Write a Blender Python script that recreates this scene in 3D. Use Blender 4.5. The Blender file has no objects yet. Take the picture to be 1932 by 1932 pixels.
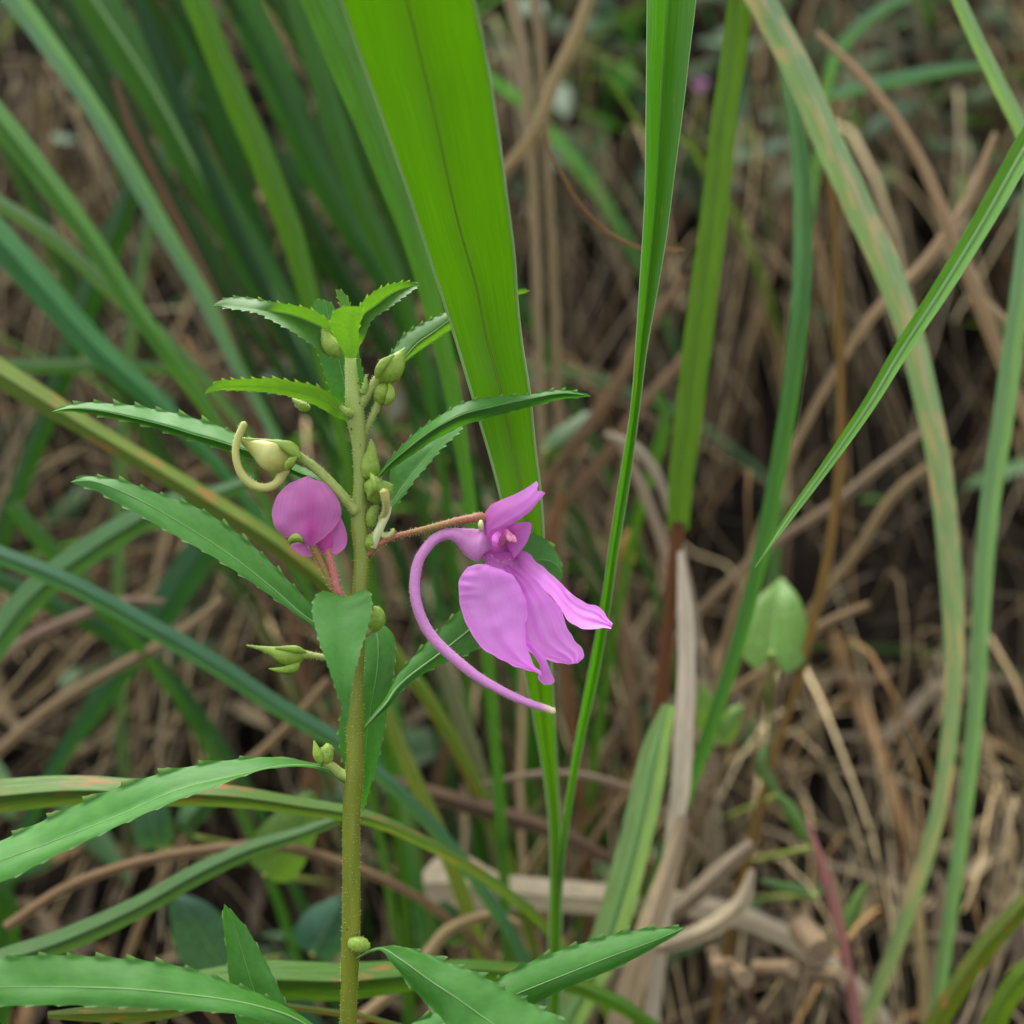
import bpy, math, random
from mathutils import Vector, noise

# ------------------------------------------------------------------ camera, sky, sun, exposure
sc = bpy.context.scene
PITCH = math.radians(10.0)
HALF = math.radians(24.0)
CAM = Vector((0.0, 0.0, 0.20))
D = 0.157                                   # distance of the flowering stem, in metres
cd = bpy.data.cameras.new("camera")
cam = bpy.data.objects.new("camera", cd)
sc.collection.objects.link(cam)
cam.location = CAM
cam.rotation_euler = (math.pi / 2 - PITCH, 0, 0)
cd.sensor_width = 36.0
cd.lens = 18.0 / math.tan(HALF)
cd.clip_start = 0.005
cd.clip_end = 500.0
cd.dof.use_dof = True
cd.dof.focus_distance = D - 0.001
cd.dof.aperture_fstop = 11.0
sc.camera = cam

SUN_EL, SUN_AZ = math.radians(67), math.radians(-35)     # azimuth from +Y, clockwise
w = bpy.data.worlds.new("World")
sc.world = w
w.use_nodes = True
nt = w.node_tree
sky = nt.nodes.new("ShaderNodeTexSky")
sky.sky_type = 'NISHITA'
sky.sun_disc = False
sky.sun_elevation = SUN_EL
sky.sun_rotation = SUN_AZ
sky.air_density = 1.0
sky.dust_density = 3.0
sky.ozone_density = 1.0
hs = nt.nodes.new("ShaderNodeHueSaturation")
hs.inputs["Saturation"].default_value = 0.25
bg = nt.nodes["Background"]
bg.inputs["Strength"].default_value = 0.15
nt.links.new(sky.outputs[0], hs.inputs["Color"])
nt.links.new(hs.outputs[0], bg.inputs["Color"])
sl = bpy.data.lights.new("sun", 'SUN')
sl.energy = 1.5
sl.angle = math.radians(35)
sl.color = (1.0, 0.97, 0.92)
sun = bpy.data.objects.new("sun", sl)
sc.collection.objects.link(sun)
sun.rotation_euler = (math.pi / 2 - SUN_EL, 0, math.pi - SUN_AZ)
sd = Vector((math.sin(SUN_AZ) * math.cos(SUN_EL), math.cos(SUN_AZ) * math.cos(SUN_EL), math.sin(SUN_EL)))
sun.rotation_euler = sd.to_track_quat('Z', 'Y').to_euler()
sun.location = sd * 3
sc.view_settings.view_transform = 'Standard'
sc.view_settings.look = 'None'
sc.view_settings.gamma = 1.0
sc.view_settings.use_curve_mapping = False
sc.view_settings.exposure = 1.95
sc.render.engine = 'CYCLES'
sc.cycles.use_denoising = True
sc.cycles.max_bounces = 6
sc.cycles.diffuse_bounces = 3
sc.cycles.transmission_bounces = 6

# ------------------------------------------------------------------ helpers
random.seed(11)
FOC = 966.0 / math.tan(HALF)
FWD = Vector((0, math.cos(PITCH), -math.sin(PITCH)))
UPV = Vector((0, math.sin(PITCH), math.cos(PITCH)))
RGT = Vector((1, 0, 0))


def P(x, y, mm):
    """photo pixel (1932 px wide picture) + millimetres behind the stem's plane -> point"""
    d = D + mm / 1000.0
    return CAM + d * (FWD + RGT * ((x - 966) / FOC) + UPV * ((966 - y) / FOC))


def px(mm):
    return (D + mm / 1000.0) / FOC


def zoomer(x0, y0, k):
    return lambda *pts: [(x0 + p[0] * k, y0 + p[1] * k) + tuple(p[2:]) for p in pts]


Z1 = zoomer(354.2, 515.2, .266667)
Z2 = zoomer(676.2, 837.2, .266667)
Z3 = zoomer(386.4, 966.0, .266667)
Z6 = zoomer(96.6, 708.4, .266667)
Z4 = zoomer(0, 1416.8, 1 / 3)
Z5 = zoomer(644, 1416.8, 1 / 3)


def R(pts, k=.266667):
    """tube points whose radius was read in enlarged pixels"""
    return [(p[0], p[1], p[2], p[3] * k) for p in pts]


def smooth(pts, n):
    """cubic Hermite through the points, n samples at even chord length"""
    pts = [tuple(float(c) for c in p) for p in pts]
    s = [0.0]
    for a, b in zip(pts, pts[1:]):
        s.append(s[-1] + max(1e-6, math.hypot(b[0] - a[0], b[1] - a[1]) + (abs(b[2] - a[2]) * 6 if len(a) > 2 else 0)))
    m = len(pts)
    dim = len(pts[0])
    tan = []
    for i in range(m):
        if i == 0 or i == m - 1:
            j, k = (0, 1) if i == 0 else (m - 2, m - 1)
            tan.append([(pts[k][c] - pts[j][c]) / (s[k] - s[j]) for c in range(dim)])
        else:
            h0, h1 = s[i] - s[i - 1], s[i + 1] - s[i]
            tan.append([((pts[i][c] - pts[i - 1][c]) / h0 * h1 + (pts[i + 1][c] - pts[i][c]) / h1 * h0) / (h0 + h1) for c in range(dim)])
    out = []
    i = 0
    for q in range(n):
        v = s[-1] * q / (n - 1)
        while i < m - 2 and v > s[i + 1]:
            i += 1
        h = s[i + 1] - s[i]
        t = (v - s[i]) / h
        a, b, c, e = 2 * t**3 - 3 * t**2 + 1, t**3 - 2 * t**2 + t, -2 * t**3 + 3 * t**2, t**3 - t**2
        out.append(tuple(a * pts[i][k] + b * h * tan[i][k] + c * pts[i + 1][k] + e * h * tan[i + 1][k] for k in range(dim)))
    return out


def lerp(a, b, t):
    return tuple(x + (y - x) * t for x, y in zip(a, b))


def lin(r, g, b):
    f = lambda c: c / 12.92 if c <= 0.04045 else ((c + 0.055) / 1.055) ** 2.4
    return (f(r / 255), f(g / 255), f(b / 255), 1.0)


def obj(name, verts, faces, mat=None, parent=None, uvs=None, attr=None, col=None, color=None):
    me = bpy.data.meshes.new(name)
    me.from_pydata([tuple(v) for v in verts], [], faces)
    me.polygons.foreach_set("use_smooth", [True] * len(me.polygons))
    if uvs is not None:
        lay = me.uv_layers.new(name="UVMap")
        vi = [0] * len(me.loops)
        me.loops.foreach_get("vertex_index", vi)
        flat = []
        for i in vi:
            flat.extend(uvs[i])
        lay.data.foreach_set("uv", flat)
    if attr is not None:
        a = me.attributes.new("a", 'FLOAT', 'POINT')
        a.data.foreach_set("value", attr)
    if col is not None:
        a = me.attributes.new("Col", 'FLOAT_COLOR', 'POINT')
        flat = []
        for c in col:
            flat.extend(c)
        a.data.foreach_set("color", flat)
    if mat:
        me.materials.append(mat)
    o = bpy.data.objects.new(name, me)
    if color:
        o.color = color
    sc.collection.objects.link(o)
    if parent:
        o.parent = parent
    return o


def empty(name, parent=None):
    o = bpy.data.objects.new(name, None)
    o.empty_display_size = 0.01
    sc.collection.objects.link(o)
    if parent:
        o.parent = parent
    return o


def tag(o, label, cat, group=None, kind=None):
    o["label"] = label
    o["category"] = cat
    if group:
        o["group"] = group
    if kind:
        o["kind"] = kind
    return o


def grid_faces(nr, nc, off=0, wrap=False):
    f = []
    cc = nc if wrap else nc - 1
    for i in range(nr - 1):
        for j in range(cc):
            k = (j + 1) % nc
            f.append((off + i * nc + j, off + i * nc + k, off + (i + 1) * nc + k, off + (i + 1) * nc + j))
    return f


def grid(name, rows, mat, parent=None, attr=None, color=None, aspect=1.0):
    nr, nc = len(rows), len(rows[0])
    verts = [v for r in rows for v in r]
    uvs = [(j / (nc - 1), i / (nr - 1) * aspect) for i in range(nr) for j in range(nc)]
    return obj(name, verts, grid_faces(nr, nc), mat, parent, uvs, attr, None, color)


# ------------------------------------------------------------------ materials
def nodes(name):
    m = bpy.data.materials.new(name)
    m.use_nodes = True
    t = m.node_tree
    t.nodes.clear()
    return m, t, (lambda k: t.nodes.new("ShaderNode" + k)), (lambda a, b: t.links.new(a, b))


def plant_mat(name, c1, c2=None, trans=0.35, tint=(1.25, 1.25, 0.55), rough=0.45, spec=0.4, uv=(1, 1), scale=6.0,
              bump=0.15, tip=None, streak=None, streak_lo=0.56, wave=0.0, speck=None, use_col=False, detail=4.0, sheen=0.0, wave_uv=None):
    """leafy or straw surface: mottled colour, fine relief, part of the light let through"""
    m, t, N, L = nodes(name)
    out, pr, tr, mx = N("OutputMaterial"), N("BsdfPrincipled"), N("BsdfTranslucent"), N("MixShader")
    tc, mp, nz = N("UVMap"), N("Mapping"), N("TexNoise")
    mp.inputs["Scale"].default_value = (uv[0], uv[1], 1)
    L(tc.outputs[0], mp.inputs[0])
    # every object gets its own offset of the mottling
    oi = N("ObjectInfo")
    cm = N("CombineXYZ")
    mu = N("Math"); mu.operation = 'MULTIPLY'; mu.inputs[1].default_value = 37.0
    L(oi.outputs["Random"], mu.inputs[0]); L(mu.outputs[0], cm.inputs[0]); L(mu.outputs[0], cm.inputs[2])
    L(cm.outputs[0], mp.inputs["Location"])
    L(mp.outputs[0], nz.inputs["Vector"])
    nz.inputs["Scale"].default_value = scale
    nz.inputs["Detail"].default_value = detail
    mix = N("Mix"); mix.data_type = 'RGBA'
    rp = N("MapRange"); rp.inputs[1].default_value = 0.3; rp.inputs[2].default_value = 0.7
    L(nz.outputs["Fac"], rp.inputs[0]); L(rp.outputs[0], mix.inputs[0])
    if use_col:
        at = N("VertexColor"); at.layer_name = "Col"
        src = at.outputs[0]
    elif c1 is None:
        src = oi.outputs["Color"]
    else:
        rgb = N("RGB"); rgb.outputs[0].default_value = c1
        src = rgb.outputs[0]
    L(src, mix.inputs[6])
    if c2 is not None:
        mix.inputs[7].default_value = c2
    else:
        h = N("HueSaturation"); h.inputs["Value"].default_value = 0.62; h.inputs["Saturation"].default_value = 0.85 if "dry" in name else 1.0; h.inputs["Hue"].default_value = 0.505 if "dry" in name else 0.49
        L(src, h.inputs["Color"]); L(h.outputs[0], mix.inputs[7])
    cur = mix.outputs[2]
    if streak is not None:
        n2 = N("TexNoise"); n2.inputs["Scale"].default_value = 3.0; n2.inputs["Detail"].default_value = 3
        m2 = N("Mapping"); m2.inputs["Scale"].default_value = (1.6, 0.35, 1)
        L(tc.outputs[0], m2.inputs[0]); L(cm.outputs[0], m2.inputs["Location"]); L(m2.outputs[0], n2.inputs["Vector"])
        r2 = N("MapRange"); r2.inputs[1].default_value = streak_lo; r2.inputs[2].default_value = streak_lo + 0.1
        L(n2.outputs["Fac"], r2.inputs[0])
        x2 = N("Mix"); x2.data_type = 'RGBA'; x2.inputs[7].default_value = streak
        L(r2.outputs[0], x2.inputs[0]); L(cur, x2.inputs[6]); cur = x2.outputs[2]
    if tip is not None:
        at = N("Attribute"); at.attribute_name = "a"
        x3 = N("Mix"); x3.data_type = 'RGBA'; x3.inputs[7].default_value = tip
        L(at.outputs["Fac"], x3.inputs[0]); L(cur, x3.inputs[6]); cur = x3.outputs[2]
    if speck is not None:
        n4 = N("TexVoronoi"); n4.inputs["Scale"].default_value = speck[1]
        to = N("TexCoord"); L(to.outputs["Object"], n4.inputs["Vector"])
        r4 = N("MapRange"); r4.inputs[1].default_value = speck[2]; r4.inputs[2].default_value = speck[2] * 0.5
        L(n4.outputs["Distance"], r4.inputs[0])
        x4 = N("Mix"); x4.data_type = 'RGBA'; x4.inputs[7].default_value = speck[0]
        L(r4.outputs[0], x4.inputs[0]); L(cur, x4.inputs[6]); cur = x4.outputs[2]
    L(cur, pr.inputs["Base Color"])
    pr.inputs["Roughness"].default_value = rough
    pr.inputs["Specular IOR Level"].default_value = spec
    if sheen:
        pr.inputs["Sheen Weight"].default_value = sheen
        pr.inputs["Sheen Roughness"].default_value = 0.4
    bp = N("Bump"); bp.inputs["Strength"].default_value = bump; bp.inputs["Distance"].default_value = 0.0004
    hsrc = nz.outputs["Fac"]
    if wave:
        wv = N("TexWave"); wv.bands_direction = 'DIAGONAL' if wave_uv is None else 'X'
        wv.inputs["Scale"].default_value = wave; wv.inputs["Distortion"].default_value = 1.2; wv.inputs["Detail"].default_value = 2
        m5 = N("Mapping"); m5.inputs["Scale"].default_value = (1, 1, 1) if wave_uv is None else (wave_uv[0], wave_uv[1], 1)
        ab = N("VectorMath"); ab.operation = 'ABSOLUTE'
        sb = N("VectorMath"); sb.operation = 'SUBTRACT'; sb.inputs[1].default_value = (0.5, 0, 0)
        L(tc.outputs[0], sb.inputs[0]); L(sb.outputs[0], ab.inputs[0]); L(ab.outputs[0], m5.inputs[0]); L(m5.outputs[0], wv.inputs["Vector"])
        ad = N("Math"); ad.operation = 'ADD'
        L(nz.outputs["Fac"], ad.inputs[0]); L(wv.outputs["Fac"], ad.inputs[1]); hsrc = ad.outputs[0]
    L(hsrc, bp.inputs["Height"]); L(bp.outputs[0], pr.inputs["Normal"])
    if trans > 0:
        vm = N("VectorMath"); vm.operation = 'MULTIPLY'; vm.inputs[1].default_value = tint
        L(cur, vm.inputs[0]); L(vm.outputs[0], tr.inputs["Color"])
        mx.inputs[0].default_value = trans
        L(pr.outputs[0], mx.inputs[1]); L(tr.outputs[0], mx.inputs[2]); L(mx.outputs[0], out.inputs[0])
    else:
        L(pr.outputs[0], out.inputs[0])
    return m


PALE = lin(215, 215, 180)
MAT = {}
MAT['leaf'] = plant_mat('balsam_leaf', lin(66, 121, 44), lin(57, 110, 38), trans=0.36, tint=(1.4, 1.5, 0.4), rough=0.5, spec=0.26,
                        uv=(3, 4), scale=3.0, bump=0.05, tip=PALE)
MAT['young_leaf'] = plant_mat('young_balsam_leaf', lin(78, 123, 54), lin(69, 112, 45), trans=0.46, tint=(1.35, 1.25, 0.22), rough=0.5, spec=0.38,
                              uv=(3, 4), scale=3.0, bump=0.05, tip=PALE)
MAT['midrib'] = plant_mat('leaf_midrib', lin(122, 160, 96), lin(108, 146, 82), trans=0.2, rough=0.5, bump=0.05)
MAT['stem'] = plant_mat('balsam_stem', lin(112, 120, 28), lin(96, 106, 22), trans=0.0, rough=0.42, spec=0.4, uv=(2, 14), scale=3.0,
                        bump=0.2, tip=lin(150, 170, 84), speck=(lin(60, 45, 30), 420.0, 0.10))
MAT['bud'] = plant_mat('green_bud', lin(142, 168, 62), lin(120, 150, 46), trans=0.25, tint=(1.4, 1.4, 0.5), rough=0.45, uv=(2, 3), scale=3.0,
                       bump=0.2, tip=lin(206, 206, 128))
MAT['bud_ripe'] = plant_mat('ripening_bud', lin(166, 170, 82), lin(138, 146, 54), trans=0.2, tint=(1.3, 1.3, 0.6), rough=0.42, uv=(2, 3), scale=3.0,
                            bump=0.2, tip=lin(208, 204, 128))
PET = lin(242, 166, 240)
MAT['petal'] = plant_mat('balsam_petal', PET, lin(238, 152, 234), trans=0.55, tint=(1.16, 1.04, 1.2), rough=0.6, spec=0.25, uv=(44, 1.5), scale=1.5,
                         bump=0.16, tip=lin(160, 44, 138), sheen=0.15)
MAT['petal_back'] = plant_mat('balsam_petal_back', lin(204, 124, 184), lin(194, 110, 174), trans=0.42, tint=(1.1, 0.95, 1.08), rough=0.6, spec=0.25, uv=(44, 1.5),
                              scale=1.5, bump=0.16, tip=lin(176, 52, 138), sheen=0.15)
MAT['spur'] = plant_mat('balsam_spur', lin(208, 142, 196), lin(196, 124, 182), trans=0.18, tint=(1.1, 0.9, 1.1), rough=0.55, spec=0.3, uv=(2, 20), scale=3.0,
                        bump=0.2, tip=lin(215, 215, 130), sheen=0.3)
MAT['ped_red'] = plant_mat('flower_stalk', lin(158, 84, 66), lin(140, 96, 60), trans=0.0, rough=0.5, uv=(2, 6), scale=2.5, bump=0.2, tip=lin(140, 120, 54))
MAT['ped_pink'] = plant_mat('pink_flower_stalk', lin(178, 96, 96), lin(160, 92, 78), trans=0.0, rough=0.5, uv=(2, 6), scale=2.5, bump=0.2, tip=lin(140, 120, 60))
MAT['ped_green'] = plant_mat('bud_stalk', lin(142, 156, 78), lin(126, 142, 62), trans=0.0, rough=0.5, uv=(2, 6), scale=2.5, bump=0.2)
MAT['cream'] = plant_mat('pale_flower_part', lin(216, 216, 170), lin(190, 200, 140), trans=0.25, rough=0.5, bump=0.1)
MAT['anther'] = plant_mat('pink_anther', lin(236, 164, 190), lin(222, 140, 170), trans=0.25, tint=(1.1, 0.9, 1), rough=0.5, bump=0.1)
MAT['fuzz'] = plant_mat('plant_hair', lin(214, 212, 178), lin(200, 196, 160), trans=0.3, tint=(1, 1, .9), rough=0.5, bump=0)
MAT['fuzz_pink'] = plant_mat('spur_hair', lin(220, 178, 212), lin(210, 170, 200), trans=0.3, tint=(1, 1, 1), rough=0.5, bump=0)
MAT['blade'] = plant_mat('grass_blade', None, None, trans=0.40, tint=(1.35, 1.45, 0.4), rough=0.45, spec=0.18, uv=(14, 0.6), scale=2.2, bump=0.35)
MAT['blade_red'] = plant_mat('rusty_grass_blade', None, None, trans=0.34, tint=(1.35, 1.3, 0.45), rough=0.45, spec=0.25, uv=(14, 0.6), scale=2.2, bump=0.35,
                             streak=lin(146, 92, 54), streak_lo=0.6)
MAT['blade_patchy'] = plant_mat('patchy_grass_blade', None, None, trans=0.34, tint=(1.3, 1.3, 0.55), rough=0.45, spec=0.5, uv=(14, 0.6), scale=2.2, bump=0.35,
                                streak=lin(158, 142, 110), streak_lo=0.52)
MAT['blade_wide'] = plant_mat('broad_grass_blade', lin(74, 121, 16), lin(65, 111, 12), trans=0.30, tint=(1.15, 1.25, 0.08), rough=0.42, spec=0.35, uv=(26, 0.35), scale=2.0,
                              bump=0.3, tip=lin(66, 104, 30))
MAT['straw'] = plant_mat('dry_straw', None, None, trans=0.2, tint=(1.0, 1.0, 0.9), rough=0.7, spec=0.1, uv=(8, 0.8), scale=2.5, bump=0.5)
MAT['thatch'] = plant_mat('dry_thatch', None, None, trans=0.2, tint=(1.0, 1.0, 0.9), rough=0.75, spec=0.06, uv=(8, 0.8), scale=2.5, bump=0.4, use_col=True)
MAT['weed'] = plant_mat('weed_leaf', None, None, trans=0.35, tint=(1.4, 1.5, 0.5), rough=0.5, spec=0.4, uv=(3, 3), scale=3, bump=0.2, wave=6.0)
MAT['cover'] = plant_mat('low_foliage', None, None, trans=0.35, tint=(1.4, 1.5, 0.5), rough=0.55, spec=0.2, uv=(3, 3), scale=3, bump=0.2, use_col=True)


def soil_mat():
    m, t, N, L = nodes('dark_soil')
    out, pr, tc = N("OutputMaterial"), N("BsdfPrincipled"), N("TexCoord")
    n1, n2, cr, bp = N("TexNoise"), N("TexNoise"), N("ValToRGB"), N("Bump")
    n1.inputs["Scale"].default_value = 60; n1.inputs["Detail"].default_value = 8
    n2.inputs["Scale"].default_value = 400; n2.inputs["Detail"].default_value = 6
    cr.color_ramp.elements[0].position = 0.35; cr.color_ramp.elements[0].color = lin(13, 11, 9)
    cr.color_ramp.elements[1].position = 0.7; cr.color_ramp.elements[1].color = lin(30, 25, 20)
    L(tc.outputs["Object"], n1.inputs["Vector"]); L(tc.outputs["Object"], n2.inputs["Vector"])
    L(n1.outputs["Fac"], cr.inputs[0]); L(cr.outputs[0], pr.inputs["Base Color"])
    pr.inputs["Roughness"].default_value = 1.0
    pr.inputs["Specular IOR Level"].default_value = 0.02
    bp.inputs["Distance"].default_value = 0.004
    L(n2.outputs["Fac"], bp.inputs["Height"]); L(bp.outputs[0], pr.inputs["Normal"])
    L(pr.outputs[0], out.inputs[0])
    return m


MAT['soil'] = soil_mat()


# ------------------------------------------------------------------ ground with its bank
PROF = [(-80, 0), (-1, 0), (0.1, 0.0), (0.22, 0.004), (0.29, 0.04), (0.40, 0.135), (0.60, 0.37), (0.85, 0.68), (1.05, 0.82), (1.4, 0.88), (4, 0.95), (80, 1.2)]


def prof(y):
    for (a, za), (b, zb) in zip(PROF, PROF[1:]):
        if y <= b:
            return za + (zb - za) * (y - a) / (b - a)
    return PROF[-1][1]


def gz(x, y):
    z = (prof(y - 0.02) + 2 * prof(y) + prof(y + 0.02)) / 4
    if abs(x) < 3 and abs(y) < 3:
        z += noise.noise(Vector((x * 6, y * 6, 1.3))) * 0.022 + noise.noise(Vector((x * 22, y * 22, 4.1))) * 0.009
    return z


xs = [-80, -30, -10, -4, -2, -1.4] + [-1 + i * 0.02 for i in range(101)] + [1.4, 2, 4, 10, 30, 80]
ys = [-80, -30, -10, -4, -1.5, -0.6, -0.2] + [i * 0.015 for i in range(0, 80)] + [1.3, 1.6, 2.2, 4, 10, 30, 80]
g = obj("ground", [(x, y, gz(x, y)) for y in ys for x in xs], grid_faces(len(ys), len(xs)), MAT['soil'])
g["kind"] = "structure"
g["label"] = "dark soil and the steep bank behind the plants"


# ------------------------------------------------------------------ shape builders
def tube(name, pts, mat, parent=None, seg=12, n=None, attr=None, cap=True, squash=1.0, color=None):
    """pts: (x, y, mm, r_px); a tapered round body through them"""
    n = n or max(8, len(pts) * 4)
    sp = smooth(pts, n)
    c = [P(p[0], p[1], p[2]) for p in sp]
    r = [max(0.02, p[3]) * px(p[2]) for p in sp]
    return tube_world(name, c, r, mat, parent, seg, attr, cap, squash, color)


def tube_world(name, c, r, mat, parent=None, seg=12, attr=None, cap=True, squash=1.0, color=None):
    n = len(c)
    verts, uvs, at = [], [], []
    prev = None
    for i in range(n):
        t = (c[min(i + 1, n - 1)] - c[max(i - 1, 0)]).normalized()
        if prev is None:
            u = t.cross(FWD)
            if u.length < 1e-3:
                u = t.cross(UPV)
        else:
            u = prev - t * prev.dot(t)
        u.normalize()
        prev = u
        v = t.cross(u)
        for j in range(seg):
            a = 2 * math.pi * j / seg
            verts.append(c[i] + u * (r[i] * math.cos(a)) + v * (r[i] * squash * math.sin(a)))
            uvs.append((abs(2 * j / seg - 1), i / (n - 1)))
            at.append(attr(i / (n - 1)) if attr else 0.0)
    faces = grid_faces(n, seg, wrap=True)
    if cap:
        for i, k in ((0, -1), (n - 1, 1)):
            t = (c[min(i + 1, n - 1)] - c[max(i - 1, 0)]).normalized()
            verts.append(c[i] + t * (k * r[i] * (0.6 if cap is True else cap)))
            uvs.append((0.5, i / (n - 1)))
            at.append(attr(i / (n - 1)) if attr else 0.0)
            q = len(verts) - 1
            for j in range(seg):
                f = (i * seg + j, i * seg + (j + 1) % seg, q)
                faces.append(f if k > 0 else f[::-1])
    return obj(name, verts, faces, mat, parent, uvs, at, None, color)


SAW = (0.0, 0.08, 0.2, 0.4, 0.68, 1.0, 0.3, 0.05)


def leaf(L, M, Rr, parent, mat='leaf', teeth=(12, 12), amp=(5, 4), bulge=0.5, name="leaf", rib=1.5, ribside=-1, half=5, rag=1.0):
    """toothed leaf: left edge, midrib and right edge, each (x, y, mm) from base to tip"""
    n = max(teeth) * 8 + 1 if max(teeth) else 40
    n = max(n, 40)
    sl_, sm, sr = smooth(L, n), smooth(M, n), smooth(Rr, n)
    rows, at = [], []
    rnd = random.Random(int(L[0][0] * 7 + L[0][1]))
    jit = [rnd.uniform(0.55, 1.25) for _ in range(60)]
    ph = rnd.random() * 0.5

    def edge(sp, k, i):
        t = i / (n - 1)
        p = sp[i]
        nt_ = teeth[k]
        s = 0.0
        if nt_:
            q = t * nt_ + (ph if k else 0)
            s = SAW[int((q % 1.0) * 8) % 8] * jit[int(q) % 60]
            s *= min(1, max(0, (t - 0.10) / 0.15)) * min(1, (1 - t) / 0.05)
        m = sm[i]
        ox, oy = p[0] - m[0], p[1] - m[1]
        l = math.hypot(ox, oy) or 1
        a = sp[max(0, i - 1)]
        b = sp[min(n - 1, i + 1)]
        tx, ty = b[0] - a[0], b[1] - a[1]
        tl = math.hypot(tx, ty) or 1
        e = amp[k] * s * 1.4
        wob = 1.2 * rag * noise.noise(Vector((t * 7, k * 5.0 + L[0][0], 0.5))) * min(1, 4 * t * (1 - t))
        # pointing outwards (perpendicular to the margin) and forwards
        nx, ny = -ty / tl, tx / tl
        if nx * ox + ny * oy < 0:
            nx, ny = -nx, -ny
        return (p[0] + nx * (e * 0.8 + wob) + tx / tl * e * 0.8, p[1] + ny * (e * 0.8 + wob) + ty / tl * e * 0.8, p[2] - 0.25 * s * (amp[k] / 5)), (0.25 if s > 0.5 else 0.0)

    pos = [k / half for k in range(1, half)] + [0.97, 1.0]
    cols_ = [-k for k in pos[::-1]] + [0.0] + pos
    for i in range(n):
        t = i / (n - 1)
        le, la = edge(sl_, 0, i)
        re, ra = edge(sr, 1, i)
        row = []
        for s_ in cols_:
            s, j = abs(s_), s_
            e = le if j < 0 else re
            base = (sl_ if j < 0 else sr)[i]
            tgt = e if s == 1 else base
            p = lerp(sm[i], tgt, s)
            z = p[2] - bulge * math.sin(math.pi * s * 0.9) * min(1, 5 * t * (1 - t))
            z += 0.12 * noise.noise(Vector((p[0] * 0.02, p[1] * 0.02, 3.0 + half)))
            row.append(P(p[0], p[1], z))
            at.append((la if j < 0 else ra) if s == 1 else 0.0)
        rows.append(row)
    o = grid(name, rows, MAT[mat], parent, at, aspect=2.5)
    if rib:
        mp = [(p[0], p[1], p[2] + ribside * 0.05 + 0.12 * noise.noise(Vector((p[0] * 0.02, p[1] * 0.02, 3.0 + half))), rib * 0.85 * (1.25 - 1.0 * i / (n - 1))) for i, p in enumerate(sm)][::3]
        tube("midrib", mp, MAT['midrib'], o, seg=8, n=len(mp))
    return o


def wleaf(M, wl, wr, dl, dr, parent, shape=None, **kw):
    """leaf from its midrib, with half-widths in pixels and how far each margin stands back (mm)"""
    n = 13
    sm = smooth(M, n)
    shp = shape or [0.12, 0.3, 0.52, 0.72, 0.87, 0.97, 1.0, 0.97, 0.88, 0.73, 0.53, 0.28, 0.0]
    L, Rr = [], []
    for i, p in enumerate(sm):
        a, b = sm[max(0, i - 1)], sm[min(n - 1, i + 1)]
        tx, ty = b[0] - a[0], b[1] - a[1]
        l = math.hypot(tx, ty)
        sx, sy = ty / l, -tx / l
        k = shp[i]
        L.append((p[0] + sx * wl * k, p[1] + sy * wl * k, p[2] + dl * k))
        Rr.append((p[0] - sx * wr * k, p[1] - sy * wr * k, p[2] + dr * k))
    return leaf(L, M, Rr, parent, **kw)


def patch(name, L, Rr, mat, parent, bulge=0.0, n=36, m=17, wrinkle=0.3, fold=0.0, attr=None, seed=0.0, nfold=0, ruff=0.0, notch=None):
    """petal between two margins (x, y, mm), bulging towards the viewer where bulge > 0"""
    a, b = smooth(L, n), smooth(Rr, n)
    rows, at = [], []
    for i in range(n):
        t = i / (n - 1)
        row = []
        for j in range(m):
            u = j / (m - 1)
            p = lerp(a[i], b[i], u)
            e = max(0.0, 1 - (2 * u - 1) ** 2)
            z = p[2] - bulge * e ** 0.7 * min(1, 0.35 + 1.3 * t)
            z += wrinkle * noise.noise(Vector((p[0] * 0.03 + seed, p[1] * 0.03, seed)))
            if nfold:
                z += fold * math.sin(u * math.pi * nfold + seed) * (0.3 + 0.7 * t)
            x, y = p[0], p[1]
            if ruff and 0.1 < t < 0.97:
                k = abs(2 * u - 1) ** 4
                q = noise.noise(Vector((t * 9 + seed, u * 2, seed)))
                z += ruff * 2.4 * k * q * min(1, t * 3)
                x += ruff * 10 * k * noise.noise(Vector((t * 13, u * 3 + seed, 2.0)))
                y += ruff * 9 * k * noise.noise(Vector((t * 15, u * 3, seed + 4)))
                z += ruff * 1.1 * max(0, 1 - u * 2.6) * math.sin(y * .34 + 2 * q) * math.sin(min(1, t * 2.2) * 3.14)
            if notch:
                q = max(0, (t - .7) / .3) ** 2 * math.exp(-((u - .55) / .2) ** 2)
                x, y = x + notch[0] * q, y + notch[1] * q
            row.append(P(x, y, z))
            at.append(attr(u, t) if attr else 0.0)
        rows.append(row)
    return grid(name, rows, MAT[mat], parent, at, aspect=1.5)


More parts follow.
